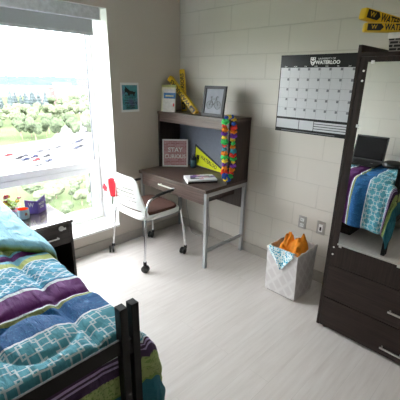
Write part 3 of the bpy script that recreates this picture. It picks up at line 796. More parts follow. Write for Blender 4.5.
# orange cloth: crumpled with two peaks
def orange(u, v):
    x = -.105 + .225 * u; y = -.085 + .19 * v
    cu, cv = u - .5, v - .5
    z = .29 + .10 * math.exp(-((u - .22) ** 2 / .03 + (v - .55) ** 2 / .10)) + .12 * math.exp(-((u - .74) ** 2 / .05 + (v - .6) ** 2 / .10)) + .025 * math.sin(9 * u + 4 * v) * math.sin(7 * v)
    z += .03 * noise.noise(V((u * 6, v * 6, 2))) + .03 * noise.noise(V((u * 14, v * 5, 5)))
    z += .055 * math.exp(-(cu * cu / .12 + cv * cv / .10))
    e_ = max(abs(cu), abs(cv)); z -= max(0, e_ - .42) * 1.4
    return (x, y, z + .062)
oc = obj('cloth', cloth(44, 34, orange), M['orange'], None, 'all'); oc.name = 'orange_cloth'; oc.location = hp.location
tag(oc, 'bright orange crumpled cloth poking out of the pale hamper', 'cloth'); md = oc.modifiers.new('s', 'SOLIDIFY'); md.thickness = .003
# teal floral cloth hanging over front-left rim
def tealc(u, v):
    # u across, v 0 inside .. 1 tip ; on the -x? front edge (y=-.153)
    w = .092 * (1 - max(0, v - .40) / .60) + .004
    x = -.010 + (u - .5) * 2 * w * 1.15 + .015 * v
    if v < .25: y = -.095 - .062 * (v / .25); z = .385 + .030 * math.sin(v / .25 * PI / 2)
    else:
        y = -.162 - .003 * math.sin(u * 9); z = .415 - (v - .25) / .75 * .165
    y -= .006 * math.sin(u * 7) * (1 if v > .25 else .3)
    return (x, y, z)
tcl = obj('floral_cloth', cloth(20, 24, tealc), M['tealfl'], None, 'all'); tcl.location = hp.location
tag(tcl, 'white and teal floral cloth draped over the front rim of the hamper', 'cloth'); md = tcl.modifiers.new('s', 'SOLIDIFY'); md.thickness = .002

# ------------------------------------------------------------------ wardrobe
WX, WYF = 2.074, -.549; WW = .96; WXR = WX + WW
wd = thing('wardrobe', 'tall dark brown wardrobe with mirror door and two drawers', 'wardrobe', (WX, -.27, 0))
oy = -.27
def Wd(x0, x1, y0, y1, z0, z1, b=0.): return box(B(), x0 - WX, x1 - WX, y0 - oy, y1 - oy, z0, z1, b)
obj('side_panel', Wd(WX, WX + .020, WYF, -.012, .02, 1.846, .001), M['ward_v'], wd)
obj('side_panel', Wd(WXR - .020, WXR, WYF, -.012, .02, 1.846, .001), M['ward_v'], wd)
obj('back_panel', Wd(WX + .02, WXR - .02, -.020, -.012, .03, 1.846), M['ward_v'], wd)
obj('top_board', Wd(WX + .02, WXR - .02, WYF + .02, -.020, 1.780, 1.800), M['ward'], wd)
obj('front_rail', Wd(WX + .02, WXR - .02, WYF, WYF + .02, 1.785, 1.806, .001), M['ward'], wd)
obj('bottom_board', Wd(WX + .02, WXR - .02, WYF + .02, -.020, .02, .04), M['ward'], wd)
obj('shelf_board', Wd(WX + .02, WXR - .02, WYF + .02, -.020, .495, .510), M['ward'], wd)
for x in (WX + .05, WXR - .05):
    for y in (WYF + .04, -.06): obj('foot', tube(B(), [(x - WX, y - oy, 0), (x - WX, y - oy, .02)], .018, 12), M['black'], wd)
F0 = WYF + .001
for (z0, z1, hz) in ((.256, .500, .352), (.024, .250, .088)):
    dr = obj('drawer', Wd(WX + .022, WXR - .022, F0, F0 + .018, z0, z1, .001), M['ward'], wd)
    bm = B(); box(bm, 2.50 - WX, 2.625 - WX, F0 - .028 - oy, F0 - .021 - oy, hz - .006, hz + .006, .002)
    for x in (2.51, 2.615): box(bm, x - .004 - WX, x + .004 - WX, F0 - .022 - oy, F0 - oy, hz - .004, hz + .004)
    obj('handle', bm, M['handle'], dr)
bm = Wd(WX + .04, WXR - .04, F0 + .018, -.03, .05, .49); obj('drawer_box', bm, M['ward_v'], wd)
XS = 2.565
mdoor = obj('door', Wd(WX + .022, XS - .001, F0, F0 + .018, .506, 1.783, .001), M['ward_v'], wd)
rdoor = obj('door', Wd(XS + .001, WXR - .022, F0, F0 + .018, .506, 1.783, .001), M['ward_v'], wd)
bm = B(); box(bm, XS + .03 - WX, XS + .04 - WX, F0 - .028 - oy, F0 - .021 - oy, 1.0, 1.13, .002)
for z in (1.01, 1.12): box(bm, XS + .031 - WX, XS + .039 - WX, F0 - .022 - oy, F0 - oy, z - .004, z + .004)
obj('handle', bm, M['handle'], rdoor)
MX0, MX1, MZ0, MZ1 = 2.140, 2.545, .672, 1.757
obj('mirror', Wd(MX0, MX1, F0 - .005, F0 - .0005, MZ0, MZ1), M['mirror'], mdoor)
bm = Wd(MX0 - .004, MX1 + .004, F0 - .010, F0, .660, .671, .001); obj('mirror_channel', bm, M['handle'], mdoor)
for (x, z) in ((2.155, .655), (2.165, MZ1), (MX0, 1.416), (2.50, MZ1), (2.50, .655)):
    bm = Wd(x - .009, x + .009, F0 - .009, F0 - .004, z - .009, z + .008, .002); obj('mirror_clip', bm, M['handle'], mdoor)
for (x, z) in ((2.122, 1.712), (2.122, 1.660), (2.113, .634), (2.113, .583)):
    bm = B(); lathe(bm, [(.006, 0), (.006, .002), (.003, .004)], 12, axes((x - WX, F0 - oy, z), (1, 0, 0), (0, 0, 1)), capt=True); obj('bolt_head', bm, M['handle'], mdoor, True)

# basket on wardrobe
bsM = plain('basket_black', (.018, .016, .016), .6)
mb, nt, b_ = _nt('woven_black_white')
br = N(nt, 'ShaderNodeTexBrick'); br.inputs['Scale'].default_value = 1; br.inputs['Brick Width'].default_value = .045; br.inputs['Row Height'].default_value = .017; br.inputs['Mortar Size'].default_value = .003
br.inputs['Color1'].default_value = (.02, .016, .02, 1); br.inputs['Color2'].default_value = (.035, .028, .03, 1); br.inputs['Mortar'].default_value = (.42, .38, .35, 1)
tc = N(nt, 'ShaderNodeTexCoord'); sp = N(nt, 'ShaderNodeSeparateXYZ'); L(nt, tc.outputs['Object'], sp.inputs[0]); cb = N(nt, 'ShaderNodeCombineXYZ')
L(nt, math_(nt, 'ADD', sp.outputs[0], sp.outputs[1]), cb.inputs[0]); L(nt, sp.outputs[2], cb.inputs[1]); L(nt, cb.outputs[0], br.inputs['Vector']); L(nt, br.outputs['Color'], b_.inputs['Base Color'])
bs = thing('storage_basket', 'black woven basket with pale lining rim on top of the wardrobe', 'basket', (2.335, -.31, 1.80))
bm = B(); rings = []
for w, d_, z in ((.135, .115, 0), (.14, .12, .01), (.15, .13, .085), (.146, .126, .085), (.135, .115, .01)): rings.append([bm.verts.new(p) for p in ringpts(w, d_, z, 6, .004)])
n = len(rings[0])
for a, b2 in zip(rings, rings[1:]):
    for j in range(n): bm.faces.new((a[j], a[(j + 1) % n], b2[(j + 1) % n], b2[j]))
bm.faces.new(rings[0][::-1]); bm.faces.new(rings[-1])
obj('woven_body', bm, mb, bs, True)
bm = B(); rings = []
for w, d_, z in ((.1505, .1305, .078), (.154, .134, .080), (.155, .135, .108), (.148, .128, .108), (.146, .126, .09)): rings.append([bm.verts.new(p) for p in ringpts(w, d_, z, 6, .004)])
for a, b2 in zip(rings, rings[1:]):
    for j in range(n): bm.faces.new((a[j], a[(j + 1) % n], b2[(j + 1) % n], b2[j]))
obj('lining_rim', bm, M['hamper_in'], bs, True)
GW = 'yellow cheer sticks on the wardrobe'
stick('upper yellow cheer stick lying across the basket on the wardrobe', (2.045, -.515, 1.978), (2.33, -.045, 1.886), .055, .060, GW, 'WATERLOO WARRIORS', roll=(1, -1, 0))
stick('lower yellow cheer stick lying under the upper one on the wardrobe basket', (2.058, -.490, 1.914), (2.45, -.20, 1.909), .05, .049, GW, 'WATERLOO WARRIORS', roll=(1, -1, 0))

# ------------------------------------------------------------------ nightstand
NX0, NX1, NY0, NY1, NZ = .03, .498, -1.97, -1.552, .618
ns = thing('nightstand', 'dark brown nightstand with lockable drawer between the bed and window', 'nightstand', ((NX0 + NX1) / 2, (NY0 + NY1) / 2, 0))
ox, oy = (NX0 + NX1) / 2, (NY0 + NY1) / 2
def Ns(x0, x1, y0, y1, z0, z1, b=0.): return box(B(), x0 - ox, x1 - ox, y0 - oy, y1 - oy, z0, z1, b)
obj('top', Ns(NX0, NX1, NY0, NY1, NZ - .022, NZ, .002), M['night_top'], ns)
for y in (NY0 + .008, NY1 - .028): obj('side_panel', Ns(NX0 + .005, NX1 - .008, y, y + .02, 0, NZ - .022), M['night'], ns)
obj('back_panel', Ns(NX0 + .005, NX0 + .015, NY0 + .028, NY1 - .028, .03, NZ - .022), M['night'], ns)
obj('shelf', Ns(NX0 + .015, NX1 - .02, NY0 + .028, NY1 - .028, .06, .08), M['night'], ns)
obj('shelf', Ns(NX0 + .015, NX1 - .02, NY0 + .028, NY1 - .028, .425, .44), M['night'], ns)
dr = obj('drawer', Ns(NX1 - .026, NX1 - .008, NY0 + .03, NY1 - .03, .44, NZ - .026, .001), M['night'], ns)
bm = B(); box(bm, NX1 + .012 - ox, NX1 + .018 - ox, -1.785 - oy, -1.675 - oy, .494, .505, .002)
for y in (-1.778, -1.682): box(bm, NX1 - .008 - ox, NX1 + .013 - ox, y - .004 - oy, y + .004 - oy, .496, .503)
obj('handle', bm, M['handle'], dr)
bm = B(); lathe(bm, [(.020, 0), (.020, .004), (.013, .008), (.012, .016), (.006, .018)], 20, axes((NX1 - .008 - ox, -1.645 - oy, .565), (0, 1, 0), (0, 0, 1)), capt=True)
box(bm, NX1 + .008 - ox, NX1 + .013 - ox, -1.642 - oy, -1.616 - oy, .556, .573, .002)
obj('lock', bm, M['handle'], dr, True)
# mug
mg = thing('mug', 'pale blue mug with orange inside on the nightstand', 'mug', (.232, -1.812, NZ))
obj('mug_body', lathe(B(), [(.030, 0), (.038, .004), (.041, .02), (.041, .075), (.0395, .078), (.0385, .075)], 32), M['mugw'], mg, True)
bm = B(); lathe(bm, [(.002, .012), (.034, .012), (.0382, .02), (.0384, .076)], 32, capb=False); obj('mug_inside', bm, M['mugo'], mg, True)
obj('mug_handle', tube(B(), smooth_path([(-.038, .012, .060), (-.062, .02, .058), (-.068, .022, .038), (-.058, .019, .022), (-.039, .012, .020)]), .0055, 10), M['mugw'], mg, True)
bm = B()
for k in range(8):
    a0 = math.radians(-20 + 5 * k); 
a = math.radians(-5); text('COFFEE', .014, plain('mug_print', (.45, .12, .08), .5), mg, axes((.0415 * math.cos(a), .0415 * math.sin(a), .042), (-math.sin(a), math.cos(a), 0), (0, 0, 1)), 'print', depth=.0008) if False else None
bm.free()
bm = B(); prism(bm, [(-.010, -.008), (.010, -.008), (.010, .008), (0, .014), (-.010, .008)], axes((.0405 * math.cos(.1), .0405 * math.sin(.1), .042), (-math.sin(.1), math.cos(.1), 0), (0, 0, 1)), .0012); obj('emblem', bm, plain('mug_print', (.45, .16, .12), .5), mg)
# flower pot
fp = thing('potted_flowers', 'small pot of pink and yellow flowers beside the mug on the nightstand', 'potted plant', (.125, -1.845, NZ))
obj('pot', lathe(B(), [(.026, 0), (.030, .003), (.038, .055), (.040, .058), (.036, .058), (.034, .045)], 24), plain('pot_glaze', (.55, .58, .62), .4), fp, True)
bm = B(); lathe(bm, [(.002, .048), (.035, .048)], 16, capb=False); obj('soil', bm, plain('soil', (.04, .025, .015), .9), fp)
lf = leaf_mat('plant_leaf', (.12, .25, .02), (.45, .55, .10), 30)
random.seed(5)
fy = [plain('petal_yellow', (.85, .65, .08), .7), plain('petal_pink', (.60, .12, .20), .7), plain('petal_rose', (.75, .35, .40), .7)]
def leafm(bm, base, d, ln_, w):
    d = d.normalized(); r, u = frame_from(d); P = []
    for t in (0, .25, .55, .8, 1):
        ww = w * math.sin(PI * min(1, t * .9 + .08)); c_ = base + d * ln_ * t + V((0, 0, -.25 * ln_ * t * t))
        P.append((bm.verts.new(c_ - r * ww), bm.verts.new(c_ + u * ww * .25), bm.verts.new(c_ + r * ww)))
    for a, b2 in zip(P, P[1:]):
        bm.faces.new((a[0], a[1], b2[1], b2[0])); bm.faces.new((a[1], a[2], b2[2], b2[1]))
for k in range(9):
    a = random.uniform(0, 2 * PI); top = V((.045 * math.cos(a) * random.random() - .0, .05 * math.sin(a), .10 + .07 * random.random()))
    bm = tube(B(), smooth_path([(0, 0, .045), (top.x * .4, top.y * .4, .08), tuple(top)], 4), .0015, 6)
    for q in range(4):
        b3 = V((top.x * .5, top.y * .5, .06 + .02 * q)); aa = random.uniform(0, 2 * PI); leafm(bm, b3, V((math.cos(aa), math.sin(aa), .5)), .035, .008)
    stm = obj('stem', bm, lf, fp)
    bm = flower(.016); 
    for v in bm.verts: v.co = Matrix.Rotation(random.uniform(-.6, .6), 4, 'X') @ v.co + top
    obj('bloom', bm, fy[k % 3] if k < 6 else fy[0], stm, True)
bm = B()
for q in range(10):
    aa = q * .63; leafm(bm, V((.02 * math.cos(aa), .02 * math.sin(aa), .05)), V((math.cos(aa), math.sin(aa), .25)), .045, .014)
obj('low_petals', bm, fy[1], fp)
# purple card: two standing leaves
cdm = thing('greeting_card', 'open purple card with white print standing on the nightstand', 'card', (.185, -1.695, NZ))
def cardleaf(a, b_, h0, h1, name, ptxt):
    a, b_ = V((*a, 0)), V((*b_, 0)); r = (b_ - a).normalized(); m_ = axes(a, r, (0, 0, 1)); w = (b_ - a).length
    bm = B(); prism(bm, [(0, 0), (w, 0), (w, h1), (0, h0)], m_, .0015); o = obj(name, bm, M['purple'], cdm)
    for i_, (tx, sz) in enumerate(ptxt):
        text(tx, sz, M['lettw'], o, m_ @ axes((w * .5, min(h0, h1) * (.68 - .26 * i_), .0017), (1, 0, 0), (0, 1, 0)), 'print', wscale=.8, bold=.0008, depth=.0003)
cardleaf((-.035, -.075), (.02, 0), .115, .105, 'card_leaf', (('W', .05),))
cardleaf((.02, 0), (-.035, .085), .105, .130, 'card_leaf', (('WATER', .026), ('LOO', .026)))

# ------------------------------------------------------------------ bed
XB, YB = 2.03, -2.065     # foot frame plane, outer post line
ST = 1.985                # mattress foot edge
bd = thing('bed', 'black steel framed bed with double foot posts', 'bed', (1.0, -2.50, 0))
ox, oy = 1.0, -2.50
def Bd(x0, x1, y0, y1, z0, z1, b=0.): return box(B(), x0 - ox, x1 - ox, y0 - oy, y1 - oy, z0, z1, b)
PH = .905
for (x, y) in ((XB, -2.094), (XB, -2.047), (XB, -2.890), (XB, -2.930)):
    obj('post', Bd(x - .018, x + .018, y - .015, y + .015, 0, PH, .002), M['bed'], bd)
for (x, y) in ((.025, -2.094), (.025, -2.047), (.025, -2.890), (.025, -2.930)):
    obj('post', Bd(x - .012, x + .012, y - .015, y + .015, 0, PH + .1, .002), M['bed'], bd)
obj('foot_rail', Bd(XB - .005, XB + .005, -2.875, -2.109, .715, .775, .001), M['bed'], bd)
obj('foot_rail', Bd(XB - .005, XB + .005, -2.875, -2.109, .30, .36, .001), M['bed'], bd)
obj('head_rail', Bd(.015, .035, -2.875, -2.109, .90, .97, .002), M['bed'], bd)
obj('spacer', Bd(XB - .012, XB + .012, -2.080, -2.061, .70, .76), M['bed'], bd)
obj('spacer', Bd(XB - .012, XB + .012, -2.080, -2.061, .30, .40), M['bed'], bd)
for y in (-2.107, -2.905): obj('side_rail', Bd(.05, XB - .02, y, y + .03, .40, .47, .002), M['bed'], bd)
mt_ = Bd(.045, 1.955, -2.915, -2.085, .47, .722, .03); obj('mattress', mt_, M['mattress'], None)
mo = bpy.data.objects['mattress']; mo.location = (ox, oy, 0); tag(mo, 'thick mattress lying on the bed frame under the striped comforter', 'mattress')

# comforter
T1 = -2.045; T0 = -2.93; A_, B_ = .42, .50
TOP = .742
def seam(s, t):
    # quilted puffs: stitch lines every .46 m along and .60 m across, plus a stitched circle
    def v(x, p, o_):
        f = abs(((x - o_) / p + .5) % 1 - .5) * p      # distance to the nearest stitch line
        return 1 - math.exp(-(f / .022))
    r = abs(math.hypot(s - 1.79, (t + 2.30) * 1.0) - .135)
    cc = 1 - math.exp(-(r / .016))
    near_t = v(t, .62, -2.165)
    return .034 * v(s, .50, 1.62) ** .5 * near_t * (.30 + .70 * cc)
def comf(s, t):
    a = s - ST; b_ = t - T1
    p = seam(s, t) + .010 * noise.noise(V((s * 5, t * 5, 0))) + .007 * noise.noise(V((s * 13 + t * 6, t * 9, 3))) + .006 * noise.noise(V((s * 9, t * 38, 7)))
    if a <= 0 and b_ <= 0: return V((s, t, TOP + p + .0 - .02 * max(0, 1 + b_ / .12) ** 2 * (b_ > -.12)))
    a2, b2 = max(0, a), max(0, b_)
    d = math.hypot(a2, b2); th = math.atan2(b2, a2)
    if a <= 0: th = PI / 2; d = b2
    if b_ <= 0: th = 0; d = a2
    k = (math.sin(th)) ** 1.0
    R_ = .014 + .040 * k
    if a > 0 and b_ > 0:
        F = .020 + .050 * max(0, math.sin(2 * th)) ** .8 + .05 * k
    else: F = .020 + .050 * k
    lam = max(.07, F * .95)
    n_ = 10; h = 0; z = 0
    for q in range(n_):
        dd = d * (q + .5) / n_; hp_ = min(.93, F / lam * math.exp(-dd / lam) + .02 * k)
        h += hp_ * d / n_; z -= math.sqrt(1 - hp_ * hp_) * d / n_
    fold = .016 * math.sin(s * 26 + 1) * min(1, b2 / .25) if a <= 0 else .006 * math.sin(t * 20) * min(1, a2 / .3)
    h += fold * (1 if a <= 0 else .3) + p * (.9 if th > .4 else .15) + .015 * noise.noise(V((s * 6, t * 4, 9))) * (1 if th > .4 else .2)
    drop0 = -.02 if b_ > 0 else -.02 * max(0, 1 + b_ / .12) ** 2 * (b_ > -.12)
    pt = V((min(s, ST) + h * math.cos(th), min(t, T1) + h * math.sin(th), TOP + z + drop0 + p * (1 - min(1, d / .08))))
    return pt
bm = B(); uvl = bm.loops.layers.uv.new('UVMap')
s0, ds, dt = .80, .010, .010
ns_, nt_ = int((ST + A_ - s0) / ds), int((T1 + B_ - T0) / dt)
g = []
for j in range(nt_ + 1):
    row = []
    for i in range(ns_ + 1):
        s = s0 + i * ds; t = T0 + j * dt
        v = bm.verts.new(comf(s, t)); row.append((v, s, t))
    g.append(row)
for j in range(nt_):
    for i in range(ns_):
        q = (g[j][i], g[j][i + 1], g[j + 1][i + 1], g[j + 1][i])
        f = bm.faces.new([w[0] for w in q])
        for lp, w in zip(f.loops, q):
            a_c, b_c = max(0, w[1] - ST), max(0, w[2] - T1); sh_ = .085 * math.sin(2 * math.atan2(b_c, a_c)) * min(1, math.hypot(a_c, b_c) / .08) if a_c > 0 and b_c > 0 else 0
            lp[uvl].uv = (w[1] + sh_, w[2] + 5)
bmesh.ops.recalc_face_normals(bm, faces=bm.faces)
cfT = thing('comforter', 'striped purple, blue, teal and green comforter spread over the bed', 'comforter', (0, 0, 0))
cf = obj('printed_top', bm, M['quilt'], cfT, 'all')
md = cf.modifiers.new('s', 'SOLIDIFY'); md.thickness = .010; md.offset = -1
# turned-back head end, light blue reverse
bm = B(); uvl = bm.loops.layers.uv.new('UVMap')
def turn(u, v):
    # u 0..1 from the head to the rolled front edge and under ; v 0..1 across to the aisle side
    t = -2.93 + v * .965
    q_ = min(1, max(0, (t + 2.28) / .26)); xe = .94 + .235 * q_ * q_ * (3 - 2 * q_) - .05 * max(0, (v - .95) / .05) ** 2
    yb = .035 * math.exp(-((u - .72) / .25) ** 2)
    if u < .85:
        s = .42 + (xe - .06 - .42) * (u / .85); ztop = .822 + .075 * (1 - u / .85) ** 1.2; ph = 0
        s = s; zz = ztop
    else:
        ph = (u - .85) / .15 * PI; R_ = .036; s = xe - .06 + R_ * 1.5 * math.sin(ph); zz = .822 - R_ + R_ * math.cos(ph)
    wv = .022 * noise.noise(V((s * 3 + t * 4, t * 9, 4))) + .010 * abs(noise.noise(V((s * 5 + t * 16, t * 12 - s * 8, 6)))) + .008 * noise.noise(V((s * 8 + t * 14, t * 16, 2))) + .012 * noise.noise(V((s * 3 + t * 9, t * 3, 8)))
    zz += wv
    # aisle-side droop
    k = max(0, (v - .86) / .14)
    yy = min(t, -2.045) + (.10 * math.sin(min(1, k) * PI / 2) if k > 0 else 0) * (1 if t > -2.07 else 0)
    yy = t if k <= 0 else -2.93 + .86 * .965 + (.125 + yb) * math.sin(k * PI * .62) / math.sin(PI * .5)
    zz -= (.115 * (1 - math.cos(k * PI * .62))) if k > 0 else 0
    return V((s, yy, zz))
nu, nv = 90, 90
g = [[(bm.verts.new(turn(i / nu, j / nv)), i / nu, j / nv) for i in range(nu + 1)] for j in range(nv + 1)]
for j in range(nv):
    for i in range(nu):
        q = (g[j][i], g[j][i + 1], g[j + 1][i + 1], g[j + 1][i]); f = bm.faces.new([w[0] for w in q])
        for lp, w in zip(f.loops, q): lp[uvl].uv = (w[1], w[2])
tb = obj('turned_back_edge', bm, M['turn'], cfT, 'all'); tb['label'] = 'light blue reverse side folded back'
md = tb.modifiers.new('s', 'SOLIDIFY'); md.thickness = .012; md.offset = -1
# pillow
pl_ = obj('pillow', slab(B(), superell(.22, .36, 3.2), [(.80, .0), (.97, .03), (1, .055), (.96, .08), (.80, .115), (.5, .135), (.2, .14)]), plain('pillow_blue', (.35, .6, .75), .8), None, True)
pl_.location = (.30, -2.50, .722); tag(pl_, 'light blue pillow at the head of the bed', 'pillow')

# laptop on the far side of the bed (seen in the mirror)
lt = thing('laptop', 'open black laptop standing on the far side of the bed, in the mirror', 'laptop', (1.52, -2.62, .787))
obj('keyboard_base', box(B(), -.175, .175, -.02, .22, 0, .022, .004), M['black'], lt)
R_ = Matrix.Translation((0, -.02, .020)) @ Matrix.Rotation(math.radians(12), 4, 'X')
sc_ = obj('screen_lid', box(B(), -.175, .175, -.010, .004, 0, .285, .004, mat=R_), M['black'], lt)
obj('display', box(B(), -.160, .160, .004, .0055, .022, .268, 0, mat=R_), plain('dark_display', (.008, .008, .01), .12), sc_)
obj('sticker', box(B(), .085, .105, .10, .115, .0225, .0235), M['paper'], lt)
bg = thing('round_bag', 'black round pouch lying beside the laptop on the bed, in the mirror', 'pouch', (1.80, -2.60, .785))
obj('pouch_body', slab(B(), superell(.095, .10, 2.2), [(.75, 0), (.97, .012), (1, .028), (.95, .048), (.75, .062), (.4, .068)]), M['black'], bg, True)
obj('zip', tube(B(), [(.0955 * math.cos(a), .1005 * math.sin(a), .028) for a in [k * PI / 12 for k in range(25)]], .0025, 6, False), M['cord'], bg)

# under-bed drawer unit
ub = thing('under_bed_dresser', 'dark brown drawer unit under the bed, partly seen in the mirror', 'dresser', (1.18, -2.5, 0))
obj('carcass', box(B(), -.42, .42, -.22, .22, 0, .37, .003), M['ward_v'], ub)
for k in range(2):
    dr = obj('drawer', box(B(), -.41 + .415 * k, -.005 + .415 * k, .22, .238, .015, .36, .002), M['ward'], ub)
    obj('handle', box(B(), -.26 + .415 * k, -.15 + .415 * k, .238, .248, .21, .22, .002), M['handle'], dr)

# added fill light under the ceiling, out of frame, to brighten the room
cl = thing('fill_light', 'added round fill light on the ceiling, out of frame', 'light', (2.5, -1.45, RZ))
obj('fill_rim', lathe(B(), [(.20, 0), (.20, -.05), (.185, -.055), (.18, -.04)], 32), M['whitepl'], cl, True)
obj('fill_diffuser', lathe(B(), [(.179, -.045), (.14, -.07), (.05, -.08), (.005, -.081)], 32, capb=False, capt=True), emit('fill_emitter', (1, .93, .85), 3.0), cl, True)

# ------------------------------------------------------------------ outdoors, 40 m below
G = -40.
grass = plain('lawn', (0.0684, 0.0893, 0.0456), .95, spec=0., nscale=.05, namt=.12)
asph = plain('asphalt', (0.1000, 0.1000, 0.1025), .9, nscale=.08, namt=.04)
def gp(name, poly, z, mat):
    bm = B(); prism(bm, poly, Matrix.Translation((0, 0, z - .3)), .3); return struct(name, bm, mat)
gp('ground_lawn', [(-3500, -2500), (-12, -2500), (-12, 3000), (-3500, 3000)], G, grass)
gp('ground_parking', [(-222, 20), (-150, 30), (-150, 150), (-222, 140), (-330, 190), (-330, 150), (-250, 100)], G + .35, asph)
gp('ground_road', [(-440, 60), (-428, 60), (-415, 260), (-427, 260)], G + .35, asph)
# cars
def car_bm():
    bm = B(); prof = [(-2.2, .35), (2.2, .35), (2.25, .75), (1.2, .95), (.6, 1.42), (-1.1, 1.45), (-1.9, 1.0), (-2.25, .85)]
    prism(bm, prof, axes((0, -.88, 0), (1, 0, 0), (0, 0, 1)) @ Matrix.Translation((0, 0, -1.76)), 1.76)
    return bm
ccols = [('dark blue', (.015, .02, .05)), ('red', (.20, .015, .02)), ('grey', (.06, .06, .07)), ('white', (.5, .5, .5)), ('black', (.015, .015, .02)), ('silver', (.12, .12, .13))]
cmats = {n: plain('car_' + n.replace(' ', '_'), c, .3) for n, c in ccols}
wbm = B()
for x in (-1.4, 1.4):
    for y in (-.9, .7): lathe(wbm, [(.33, 0), (.33, .2)], 14, axes((x, y + .2, .33), (1, 0, 0), (0, 0, 1)), True, True)
cproto = {}
spots_ = [('red', -184, 64, .5), ('dark blue', -188, 60, .4), ('dark blue', -192, 66, .5), ('black', -194, 59, .45), ('grey', -198, 63, .5), ('dark blue', -178, 68, .6), ('grey', -205, 74, .5), ('silver', -208, 81, .5),
          ('black', -190, 72, .5), ('red', -205, 57, .4), ('silver', -172, 60, .5), ('grey', -199, 92, .2), ('dark blue', -202, 95, .2), ('black', -205, 99, .2), ('grey', -208, 102, .2), ('dark blue', -221, 105, .2), ('grey', -224, 108, .2), ('black', -227, 111, .2),
          ('silver', -218, 101, .2), ('white', -196, 88, .2), ('grey', -212, 88, .5), ('black', -262, 134, .2), ('grey', -285, 142, .2), ('dark blue', -278, 148, .2)]
wheel_me = None
where = {0: 'beside the lawn', 1: 'in the car park'}
for i, (n_, x, y, rz) in enumerate(spots_):
    near = [(q, spots_[q]) for q in range(len(spots_)) if spots_[q][0] == n_]
    c_ = tag(obj('parked_car', car_bm(), cmats[n_]) if n_ not in cproto else cproto[n_].copy(), 'tiny %s car parked in the lot far below the window' % n_, 'car', 'cars parked in the lot below')
    if n_ in cproto: COL.objects.link(c_)
    else:
        cproto[n_] = c_
    c_.location = (x, y, G + .35); c_.rotation_euler = (0, 0, rz + PI / 2)
    if wheel_me is None:
        w_ = obj('wheel', wbm, M['tyre'], c_); wheel_me = w_
    else:
        w_ = wheel_me.copy(); COL.objects.link(w_); w_.parent = c_
# trees
def crown(seed, conifer=False):
    random.seed(seed); bm = B()
    if conifer:
        for k in range(5):
            z = .15 + .17 * k; r = .30 * (1 - k / 5.6)
            ret = bmesh.ops.create_cone(bm, cap_ends=True, segments=14, radius1=r, radius2=r * .25, depth=.30)
            for v in ret['verts']: v.co += V((0, 0, z + .12)); v.co += V((noise.noise(v.co * 9 + V((seed, 0, 0))), noise.noise(v.co * 9 + V((0, seed, 0))), 0)) * .05
        return bm
    for k in range(7):
        ret = bmesh.ops.create_icosphere(bm, subdivisions=4, radius=random.uniform(.19, .28))
        off = V((random.uniform(-.24, .24), random.uniform(-.24, .24), random.uniform(.42, .80))) if k else V((0, 0, .6))
        for v in ret['verts']:
            n_ = noise.noise((v.co + off) * 9 + V((seed, 0, 0))); n2_ = noise.noise((v.co + off) * 26 + V((seed, 9, 0))); v.co *= 1 + .28 * n_ + .30 * n2_
            v.co.z *= .85; v.co += off
    return bm
def trunk(): return tube(B(), [(0, 0, 0), (0.01, 0, .25), (0, 0, .5)], [.035, .025, .02], 8)
tm = {'broad': leaf_mat('tree_green', (0.0620, 0.0806, 0.0527), (0.0961, 0.1178, 0.0713), 8), 'pale': leaf_mat('tree_pale', (0.0935, 0.1122, 0.0714), (0.1275, 0.1462, 0.0935), 8), 'con': leaf_mat('tree_blue_green', (0.0720, 0.0930, 0.1020), (0.0990, 0.1200, 0.1260), 8)}  # far conifer colour lifted pale and bluish to carry distance haze
bark = plain('bark', (.18, .13, .10), .9)
protos = {}
placed = []
def tree(kind, x, y, h, wfac, label, cat, group):
    R_ = h * wfac * (.30 if kind == 'con' else .44)
    if any(math.hypot(x - a, y - b_) < (R_ + c_) * 1.12 for a, b_, c_ in placed): return
    placed.append((x, y, R_))
    key = (kind, random.randint(0, 2))
    if key not in protos:
        t = thing('conifer_tree' if kind == 'con' else 'leafy_tree', '', 'tree'); s_ = random.getstate()
        obj('crown', crown(hash(key[1]) + 3 + (10 if kind == 'con' else 0), kind == 'con'), tm[kind], t, 'all'); obj('trunk', trunk(), bark, t); random.setstate(s_)
        protos[key] = t; o = t
    else: o = copy_tree(protos[key])
    o.location = (x, y, G); o.scale = (h * wfac, h * wfac, h); o.rotation_euler = (0, 0, random.uniform(0, 6))
    tag(o, label, cat, group)
random.seed(21)
LB = 'broad leafy tree in the loose row behind the car park'
for i in range(60):
    f = random.random(); tree('broad', -276 + 30 * f + random.uniform(-22, 16), 58 + 68 * f + random.uniform(-3, 3), random.uniform(13, 18), random.uniform(.62, .8), LB, 'tree', 'row of trees behind the car park')
LP = 'pale yellow-green tree on the lawn beyond the car park row'
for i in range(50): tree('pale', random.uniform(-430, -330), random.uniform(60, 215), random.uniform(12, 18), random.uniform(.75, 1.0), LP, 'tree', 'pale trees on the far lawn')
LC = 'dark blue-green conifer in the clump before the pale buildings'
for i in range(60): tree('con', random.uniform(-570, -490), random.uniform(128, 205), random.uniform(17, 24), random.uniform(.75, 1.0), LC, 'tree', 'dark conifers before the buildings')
LH = 'hazy green tree around the distant brick building'
for i in range(40): tree('broad', random.uniform(-545, -450), random.uniform(200, 330), random.uniform(13, 20), random.uniform(.9, 1.1), LH, 'tree', 'trees around the brick building')
LU = 'round bush seen low through the bottom window sash'
for i in range(60): tree('broad' if i % 2 else 'pale', random.uniform(-122, -92), random.uniform(38, 60), random.uniform(5, 8), random.uniform(.9, 1.1), LU, 'bush', 'bushes below the window')
